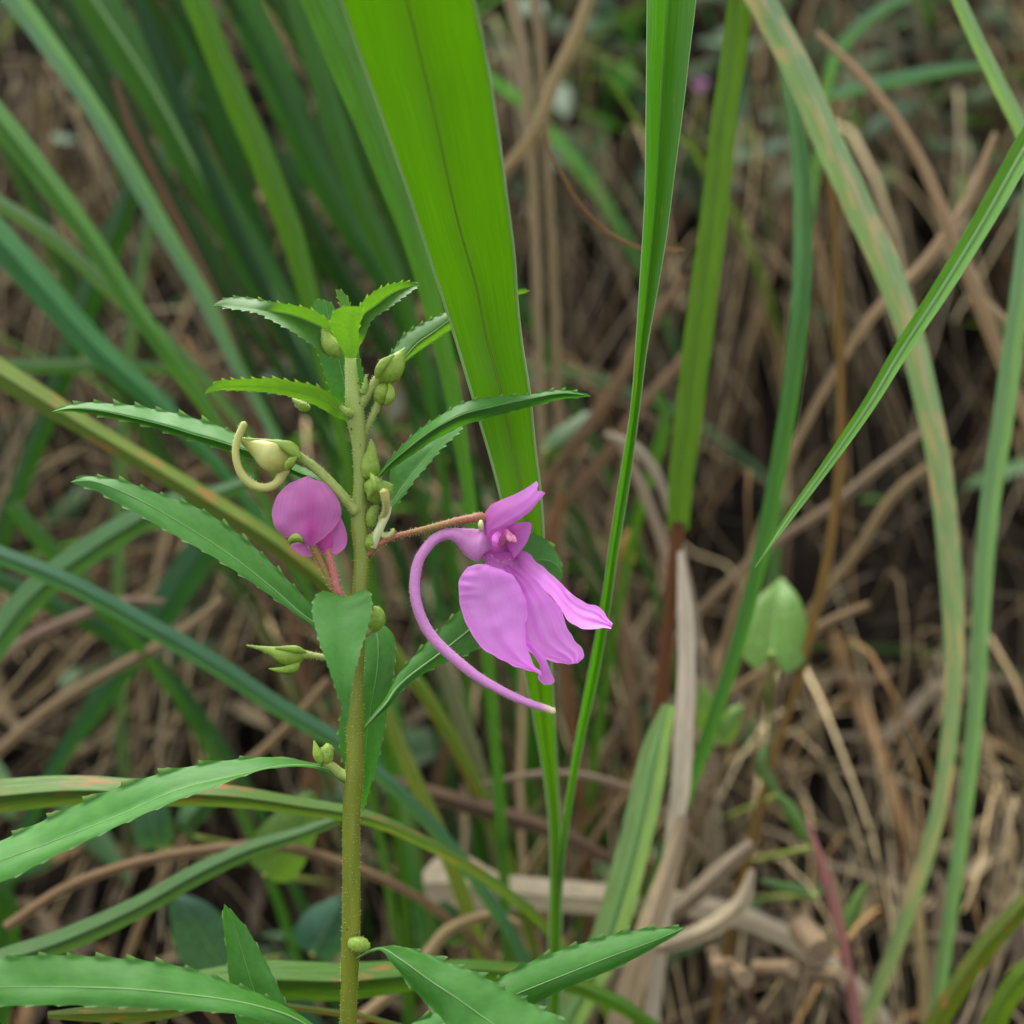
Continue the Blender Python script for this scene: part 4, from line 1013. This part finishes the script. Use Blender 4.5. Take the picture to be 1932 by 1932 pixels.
straw([(1006, -20, 108), (1016, 60, 108), (1022, 150, 109), (1030, 260, 112)], [20, 20, 20, 16], "upright pale straw next to the bent pale one", (170, 144, 106))
straw([(1540, 60, 95), (1640, 160, 92), (1730, 290, 90), (1790, 430, 88), (1832, 530, 88), (1890, 680, 90), (1940, 800, 94)], [12, 20, 22, 26, 30, 28, 24], "long curved tan straw crossing behind the arching grey-green blade", (184, 146, 104), tip=False)
straw([(1880, 250, 98), (1815, 395, 97), (1745, 495, 97), (1655, 585, 98), (1600, 660, 102)], [12, 20, 22, 20, 16], "tan straw crossing the long curved one like an X", (182, 148, 108), tip=False)
straw([(1140, 818, 92), (1190, 838, 92), (1230, 880, 93), (1258, 945, 95), (1275, 1000, 98)], [8, 18, 20, 18, 12], "kinked whitish straw behind the thick stalk's joint", (196, 174, 146), tip=False)
straw([(1165, 830, 94), (1205, 905, 94), (1235, 980, 95), (1260, 1060, 97), (1275, 1120, 100)], [10, 20, 22, 20, 14], "pale straw under the kinked one, pointing to the joint", (190, 160, 132), tip=False)
straw([(215, 150, 98), (240, 225, 98), (300, 350, 100), (367, 483, 102), (433, 633, 104), (470, 760, 108)], [10, 15, 17, 18, 18, 16], "reddish brown stem running along the bluish blade of the tussock", (142, 100, 72), tip=False)
straw([(980, 1745, 70), (945, 1728, 70), (894, 1733, 69), (844, 1757, 68), (805, 1803, 66), (760, 1852, 64), (700, 1905, 62), (640, 1950, 60)], [12, 18, 22, 24, 24, 24, 24, 22], "hooped tan straw beside the stem's foot", (186, 154, 106), tip=False)
straw([(700, 1465, 76), (820, 1500, 76), (940, 1535, 77), (1050, 1570, 79), (1150, 1620, 82)], [24, 34, 36, 32, 22], "flat dark brown dry leaf lying across behind the stem", (118, 92, 70), tip=False)
straw([(900, 1482, 80), (1000, 1462, 80), (1080, 1460, 81), (1190, 1490, 83), (1260, 1540, 86)], [8, 13, 14, 14, 12], "thin greyish straw arched over the flat dark brown leaf", (160, 134, 108), tip=False)
straw([(800, 1668, 84), (806, 1667, 84), (950, 1682, 84), (1080, 1692, 85), (1240, 1702, 87), (1330, 1712, 90)], [44, 60, 64, 60, 54, 44], "broad flat pale grey dry leaf lying at the bank's foot", (232, 206, 170), tip=False, fold=.8)
straw([(1420, 1640, 72), (1400, 1700, 72), (1350, 1745, 73), (1290, 1772, 74), (1230, 1790, 76)], [12, 34, 38, 34, 24], "curled pale tan leaf in front of the dark hollow", (208, 184, 146), tip=False, fold=2.0)
straw([(1420, 1590, 80), (1380, 1625, 80), (1320, 1680, 81), (1260, 1730, 83)], [20, 34, 38, 30], "rolled greyish dry leaf lying above the curled one", (166, 144, 116), tip=False, fold=2.0)
straw([(10, 1750, 55), (130, 1672, 56), (260, 1627, 57), (400, 1602, 58), (530, 1597, 60), (640, 1626, 62), (730, 1662, 64), (800, 1700, 68)], [20, 20, 20, 20, 20, 20, 20, 18], "long arched brown straw above the grey-green low blade", (156, 122, 86), tip=False)
straw([(620, 1280, 84), (560, 1350, 84), (500, 1410, 85), (430, 1470, 86), (380, 1530, 88)], [14, 16, 17, 17, 16], "tan straw slanting down to the large lower leaf", (168, 136, 96), tip=False)
straw([(420, 1130, 92), (330, 1200, 92), (220, 1260, 92), (100, 1330, 93), (-20, 1430, 94)], [14, 20, 22, 22, 20], "tan straw rising behind the dark bluish green blade", (164, 134, 98), tip=False)
straw([(310, 1135, 90), (230, 1135, 90), (140, 1165, 90), (60, 1200, 92), (-20, 1260, 94)], [10, 18, 20, 20, 18], "pinkish tan straw under the pale green crossing blade", (160, 128, 106), tip=False)
straw([(1735, 1715, 76), (1738, 1790, 76), (1742, 1870, 77), (1745, 1950, 78)], [16, 19, 19, 18], "upright cut yellowish straw between the feet of two pale blades", (196, 166, 108), tip=False)
straw([(1520, 1545, 75), (1540, 1600, 74), (1565, 1675, 74), (1585, 1755, 75), (1598, 1822, 76), (1612, 1900, 77), (1625, 1980, 78)], [8, 15, 20, 22, 22, 22, 20], "dusky pink weed stem rising from the litter", (196, 124, 112), tip=False, name="weed_shoot", cat="weed stem")
straw([(1990, 500, 92), (1930, 620, 92), (1850, 560, 92), (1800, 480, 93)], [8, 14, 18, 10], "bent pale straw near the end of the long curved tan straw", (186, 156, 116), tip=False, root=False)
straw([(1290, 520, 112), (1230, 610, 112), (1180, 700, 113), (1120, 790, 115), (1060, 870, 118)], [16, 24, 26, 26, 22], "brown straw slanting behind the upright folded blade", (138, 104, 74), tip=False)
straw([(1330, 620, 116), (1270, 700, 116), (1215, 760, 117), (1150, 850, 119), (1080, 930, 122)], [14, 22, 24, 22, 18], "second brown straw slanting just below a similar one", (142, 108, 78), tip=False)
straw([(1060, 930, 112), (1040, 1010, 112), (1045, 1100, 113), (1060, 1200, 115)], [18, 24, 24, 20], "orange-brown stem right behind the flower's hood", (146, 98, 58), tip=False)
straw([(1180, 870, 118), (1155, 1000, 118), (1170, 1130, 119), (1185, 1270, 121), (1200, 1400, 124)], [16, 22, 26, 26, 22], "long tan straw standing behind the flower's right lobe", (156, 122, 86), tip=False)
straw([(1640, 1140, 100), (1550, 1180, 100), (1480, 1240, 101), (1400, 1290, 102)], [14, 18, 20, 16], "tan straw lying across the heart-shaped leaf", (160, 126, 90), tip=False)
straw([(1760, 800, 104), (1660, 880, 104), (1560, 960, 105), (1480, 1010, 107)], [14, 20, 20, 16], "greyish straw crossing behind the slender mid green blade", (150, 124, 96), tip=False)
straw([(1800, 850, 106), (1700, 920, 106), (1610, 1050, 107), (1530, 1150, 109)], [14, 20, 20, 16], "tan-green straw slanting to the thin orange-brown stem", (150, 124, 84), tip=False)


# cut straw ends in the litter (hollow stubs)
def stub(x, y, mm, ang, ln, r, label):
    dx, dy = math.cos(ang), math.sin(ang)
    c = [P(x - dx * ln / 2 * s, y - dy * ln / 2 * s, mm + 4 * s) for s in (-1, -.5, 0, .5, 1)]
    c[0] = c[0]
    o = tube_world("straw_stub", c, [r * px(mm)] * 5, MAT['straw'], None, seg=14, color=lin(140, 118, 90), cap=0.05)
    for e in o.data.edges:
        a_, b_ = e.vertices
        if (a_ < 14 and b_ < 14) or (56 <= a_ < 70 and 56 <= b_ < 70):
            e.use_edge_sharp = True
    tag(o, label, "straw stub", "cut straw stubs in the litter")


stub(1530, 1772, 78, 0.9, 60, 26, "thick cut straw stub with a pale round end, beside the pink weed stem")
stub(1462, 1828, 76, 0.03, 70, 16, "short pale horizontal cut straw piece in the litter")
stub(1562, 1838, 74, 0.05, 60, 15, "pale straw stub touching the pink weed stem")
stub(1390, 1835, 72, 0.6, 40, 18, "small round-ended straw stub beside the horizontal piece")
stub(1352, 1815, 72, 1.2, 36, 14, "smallest pale stub next to the dark hollow")


# leaves of low weeds that can be told apart
def weed_leaf(M, wl, wr, color, label, shape=None, dl=2.0, dr=2.0, teeth=(0, 0), stalk=None, group=None):
    root = wleaf(M, wl, wr, dl, dr, None, shape=shape, mat='weed', teeth=teeth, amp=(3, 3), bulge=.5, name="weed_leaf", rib=1.2)
    root.color = lin(*(v * .85 for v in color))
    c0 = P(*M[0])
    cs, k = [c0], 0
    t = Vector((0, 0.9, -0.5)).normalized()
    while cs[-1].z > gz(cs[-1].x, cs[-1].y) - 0.01 and k < 60:
        cs.append(cs[-1] + t * 0.006)
        k += 1
    if len(cs) > 2:
        tube_world("leaf_stalk", cs, [0.0006] * len(cs), MAT['ped_green'], root, seg=8)
    tag(root, label, "leaf", group)
    return root


OV = [0.5, 0.86, 0.96, 1.0, 1.0, 0.98, 0.94, 0.88, 0.8, 0.69, 0.54, 0.34, 0.0]
h_ = leaf([(1454, 1236, 76), (1430, 1262, 75), (1402, 1238, 76), (1398, 1190, 78), (1424, 1136, 81), (1474, 1090, 86)],
          [(1456, 1232, 76), (1458, 1215, 77), (1460, 1195, 78), (1463, 1165, 79.5), (1468, 1130, 82), (1474, 1090, 86)],
          [(1458, 1236, 76), (1484, 1270, 75), (1514, 1250, 76), (1524, 1190, 78), (1508, 1130, 81), (1476, 1090, 86)], None, 'weed', (0, 0), (0, 0), .6, name="weed_leaf", rib=1.2)
h_.color = lin(92, 134, 48)
tube_world("leaf_stalk", [P(1456, 1232, 76 + 6 * k) + Vector((0, 0, -.002 * k)) for k in range(16)], [.0006] * 16, MAT['ped_green'], h_, seg=8)
tag(h_, "heart-shaped light green leaf low among the brown thatch", "leaf")
WG = "small dark weed leaves near the ground"
weed_leaf([(420, 1830, 70), (385, 1770, 66), (350, 1720, 64), (320, 1690, 64)], 62, 58, (74, 116, 92), "bluish dark leaf in the shade below the low grey-green blade", OV, 4, 3)
weed_leaf([(590, 1800, 74), (610, 1760, 72), (632, 1720, 72), (640, 1690, 73)], 52, 46, (74, 122, 96), "bluish dark leaf close beside the olive stem's lower part", OV, 4, 3)
weed_leaf([(500, 1650, 66), (535, 1600, 62), (570, 1540, 60), (590, 1490, 60)], 60, 50, (108, 148, 66), "yellowish green soft leaf behind the large lower leaf's stalk", OV, 3, 3)
weed_leaf([(300, 1600, 82), (290, 1560, 80), (285, 1520, 80), (280, 1480, 82)], 40, 36, (80, 128, 86), "dim bluish green leaf just under the large lower leaf", OV, 3, 2)
weed_leaf([(370, 1580, 82), (350, 1560, 80), (390, 1500, 80), (410, 1450, 82)], 24, 26, (76, 124, 70), "narrow dim green leaf under the large lower leaf's middle", None, 3, 2)
weed_leaf([(1350, 1390, 84), (1340, 1360, 83), (1335, 1330, 82), (1322, 1290, 82)], 26, 22, (124, 170, 76), "small bright weed leaf beside the pale dry sheath", OV, 2, 2)
weed_leaf([(1360, 1400, 84), (1375, 1370, 83), (1388, 1345, 83), (1402, 1330, 84)], 20, 18, (120, 162, 72), "smaller bright weed leaf paired with its neighbour", OV, 2, 2)
weed_leaf([(1470, 1500, 84), (1450, 1470, 83), (1440, 1440, 83), (1445, 1400, 84)], 16, 14, (100, 136, 70), "tiny green weed leaf over the pink weed stem's top", None, 2, 2)
weed_leaf([(1535, 1600, 80), (1510, 1560, 79), (1485, 1520, 79), (1460, 1490, 80)], 14, 14, (100, 146, 62), "narrow green weed leaf at the top of the pink stem", None, 2, 2)
weed_leaf([(1575, 1790, 80), (1600, 1740, 79), (1618, 1700, 79), (1635, 1660, 80)], 16, 14, (104, 140, 60), "narrow olive weed leaf standing close to the pink weed stem", None, 2, 2)
weed_leaf([(1540, 1690, 82), (1500, 1680, 81), (1460, 1668, 81), (1430, 1660, 82)], 9, 9, (84, 132, 66), "thin horizontal weed leaf between the curled tan leaf and the pink stem", None, 1, 1)
weed_leaf([(860, 1780, 86), (850, 1750, 84), (840, 1725, 84), (835, 1690, 86)], 30, 28, (64, 116, 52), "dark green leaf inside the hooped straw", OV, 3, 2)
weed_leaf([(1030, 850, 120), (1065, 830, 118), (1095, 805, 118), (1125, 775, 120)], 26, 24, (92, 128, 76), "dim green leaf behind the long dark leaf's tip", OV, 3, 3)
weed_leaf([(1190, 1060, 112), (1185, 1030, 111), (1192, 1010, 111), (1204, 990, 112)], 16, 12, (190, 150, 60), "small yellow dry leaf beside the upright folded blade", OV, 2, 2)


# ------------------------------------------------------------------ far small pink blossoms
def blossom(x, y, mm, label):
    o = empty("pink_blossom")
    o.location = P(x, y, mm)
    rnd = random.Random(int(x))
    k = px(mm)
    for i in range(4):
        a = i * 1.57 + rnd.random()
        d = RGT * math.cos(a) + UPV * math.sin(a)
        s = d.cross(FWD)
        rows = []
        for q in range(6):
            t = q / 5
            w_ = math.sin(math.pi * (0.1 + 0.85 * t)) * 11
            rows.append([(d * (t * 13) + s * (w_ * .65 * u) - FWD * (4 * t * t - 3 * u * u)) * k for u in (-1, -.5, 0, .5, 1)])
        grid("petal", rows, MAT['spur'], o)
    c = [Vector((0, 0, 0))]
    t = Vector((0, 0.35, -0.9)).normalized()
    n_ = 0
    while (P(x, y, mm) + c[-1]).z > gz((P(x, y, mm) + c[-1]).x, (P(x, y, mm) + c[-1]).y) - .01 and n_ < 80:
        c.append(c[-1] + t * .006)
        n_ += 1
    if len(c) > 2:
        tube_world("stalk", c, [.0006] * len(c), MAT['ped_green'], o, seg=6)
    tag(o, label, "blossom", "far small pink blossoms")


blossom(1110, 60, 300, "small blurred pink blossom far behind, near the pale upright straws")
blossom(1322, 160, 300, "small blurred pink blossom far behind, between folded blade and thick stalk")

# ------------------------------------------------------------------ thatch, litter and far foliage
rnd = random.Random(5)
PALETTE = [(140, 120, 90), (156, 136, 102), (122, 104, 80), (176, 154, 116), (104, 88, 70), (148, 134, 108), (130, 118, 98), (152, 118, 76), (92, 80, 64), (192, 172, 136)]


def nrm(x, y):
    e = 0.01
    return Vector((-(gz(x + e, y) - gz(x - e, y)) / (2 * e), -(gz(x, y + e) - gz(x, y - e)) / (2 * e), 1)).normalized()


def straw_path(x, y, ln, az, lift, arch, droop, n=9):
    """a straw rising from or lying along the bank; az 0 = straight down the slope"""
    p0 = Vector((x, y, gz(x, y)))
    nn = nrm(x, y)
    dn = Vector((0, 0, -1))
    dn = (dn - nn * dn.dot(nn)).normalized()
    sd_ = nn.cross(dn)
    d = dn * math.cos(az) + sd_ * math.sin(az)
    pts = []
    for i in range(n):
        t = i / (n - 1)
        p = p0 + d * (ln * t) + nn * (lift * min(1, t * 3.5) - .003 + arch * math.sin(math.pi * min(1, t * 1.1))) + Vector((0, 0, -1)) * droop * t * t
        p.x += 0.006 * noise.noise(Vector((x * 40, y * 40, t * 2)))
        z = gz(p.x, p.y) + 0.002
        if p.z < z:
            p.z = z
        pts.append(p)
    return pts, nn


def seen(p):
    v = p - CAM
    d = v.dot(FWD)
    return d > 0 and abs(v.dot(RGT)) < d * .47 and abs(v.dot(UPV)) < d * .47


thatch = Soup()
singles = []
for i in range(22000):
    x = rnd.uniform(-.5, .5)
    y = rnd.uniform(.22, .92)
    if noise.noise(Vector((x * 15, y * 12, 7.7))) + .5 * noise.noise(Vector((x * 45, y * 36, 2.2))) < rnd.uniform(-.2, .4) + (.18 if x < -.04 and y > .4 else 0):
        continue
    right = x > -0.02
    ln = rnd.uniform(.05, .2)
    az = rnd.gauss(0, .36 if right else .7)
    wd = rnd.uniform(.00032, .0009) * (1.0 if rnd.random() < .93 else 2.4)
    lift = abs(rnd.gauss(0, .036)) + .004
    pts, nn = straw_path(x, y, ln, az, lift, rnd.uniform(0, .03), rnd.uniform(0, .02))
    if any((q - CAM).dot(FWD) < .245 and abs(q.x) < .3 and (q - CAM).dot(UPV) > -.16 for q in pts):
        continue
    c = PALETTE[rnd.randrange(len(PALETTE))]
    k = rnd.uniform(.45, 1.22)
    col = lin(*(min(255, v * k * q) for v, q in zip(c, (1.0, 1.0, .96))))
    wid = [wd * (0.5 + 0.5 * math.sin(math.pi * (0.12 + 0.8 * j / 8))) for j in range(9)]
    side = (nn.cross(pts[-1] - pts[0]).normalized() + nn * rnd.uniform(-1, 1)).normalized()
    if len(singles) < 170 and lift > .016 and seen(pts[4]):
        singles.append((pts, wid, side, col, ('dark', 'mid', 'pale')[(sum(c) * k > 250) + (sum(c) * k > 330)] + ' brown', 'short' if ln < .1 else 'long'))
    else:
        thatch.ribbon(pts, wid, side, col, rnd.uniform(.1, .4))
o = thatch.build("dry_thatch", MAT['thatch'])
tag(o, "matted brown dry grass thatch hanging over the bank", "thatch", kind="stuff")
for pts, wid, side, col, shade, size in singles:
    s = Soup()
    s.ribbon(pts, [w_ * 1.3 for w_ in wid], side, col, .3)
    o = s.build("loose_straw", MAT['thatch'])
    tag(o, size + " " + shade + " dry straw standing off the matted thatch of the bank", "straw", size + " " + shade + " loose straws of the thatch")

litter = Soup()
for i in range(700):
    x, y = rnd.uniform(-.4, .4), rnd.uniform(.02, .34)
    ln, a = rnd.uniform(.015, .07), rnd.uniform(0, 6.28)
    pts = []
    for j in range(5):
        q = Vector((x + math.cos(a) * ln * (j / 4 - .5), y + math.sin(a) * ln * (j / 4 - .5), 0))
        q.z = gz(q.x, q.y) + rnd.uniform(.001, .012)
        pts.append(q)
    wd = rnd.uniform(.001, .006)
    c = PALETTE[rnd.randrange(len(PALETTE))]
    litter.ribbon(pts, [wd * .6, wd, wd, wd, wd * .5], Vector((-math.sin(a), math.cos(a), rnd.uniform(-.5, .5))).normalized(), lin(*(v * .8 for v in c)), .3)
tag(litter.build("dry_litter", MAT['thatch']), "broken dry straw and leaf litter on the soil at the bank's foot", "litter", kind="stuff")

cover = Soup()
GREENS = [(52, 92, 44), (64, 106, 56), (76, 118, 64), (58, 100, 66), (84, 122, 80), (46, 80, 40)]
for i in range(2300):
    upper = rnd.random() < .92
    x = rnd.uniform(-.05, .5) if upper else rnd.uniform(-.45, .4)
    y = rnd.uniform(.48, .9) if upper else rnd.uniform(.24, .5)
    if not upper and rnd.random() < .5:
        x = rnd.uniform(-.3, 0)
    p = Vector((x, y, gz(x, y))) + nrm(x, y) * rnd.uniform(.005, .06 if upper else .03)
    d = Vector((rnd.gauss(0, 1), rnd.gauss(-.6, .7), rnd.gauss(.2, .6))).normalized()
    ln, wd = rnd.uniform(.012, .035), rnd.uniform(.005, .012)
    pts = [p + d * ln * t + Vector((0, 0, -.25 * ln * t * t)) for t in (0, .2, .4, .6, .8, 1)]
    side = d.cross(Vector((rnd.gauss(0, .4), rnd.gauss(-.5, .4), 1))).normalized()
    cover.ribbon(pts, [wd * v for v in (.1, .75, 1, .9, .55, .04)], side, lin(*(v * .85 for v in GREENS[rnd.randrange(6)])), .15)
tag(cover.build("low_foliage", MAT['cover']), "small dark green leaves growing through the thatch", "foliage", kind="stuff")

# far thin green blades growing out of the bank, each its own
FG = "thin blades growing from the bank"
for i in range(110):
    x = rnd.uniform(-.42, .42)
    y = rnd.uniform(.34, .8)
    base = Vector((x, y, gz(x, y) - .005))
    a = rnd.gauss(0, .6)
    ln = rnd.uniform(.08, .24)
    d = Vector((math.sin(a), rnd.uniform(-.5, .1), math.cos(a))).normalized()
    pts = []
    for j in range(11):
        t = j / 10
        pts.append(base + d * ln * t + Vector((math.copysign(.25, d.x), -.35, -.45)) * ln * t * t * rnd.uniform(.9, 1.0))
    wd = rnd.uniform(.0016, .0042)
    s = Soup()
    k = rnd.uniform(.7, 1.15)
    hue, c = random.Random(i).choice([('mid green', (76, 122, 62)), ('bluish green', (92, 138, 96)), ('olive green', (84, 122, 52)), ('yellowish green', (104, 132, 70)), ('dark green', (70, 112, 72))])
    s.ribbon(pts, [wd * v for v in (.7, .9, 1, 1, 1, .95, .88, .75, .55, .3, .03)], Vector((math.cos(a), rnd.uniform(-.6, .6), -math.sin(a))).normalized(), lin(*(v * k * .95 for v in c)), .2)
    o = s.build("thin_grass_shoot", MAT['cover'])
    size = "short" if ln < .13 else "tall" if ln > .19 else "middling"
    tag(o, "thin " + size + " " + hue + " grass blade growing out of the brown bank", "grass blade", size + " " + hue + " " + FG)
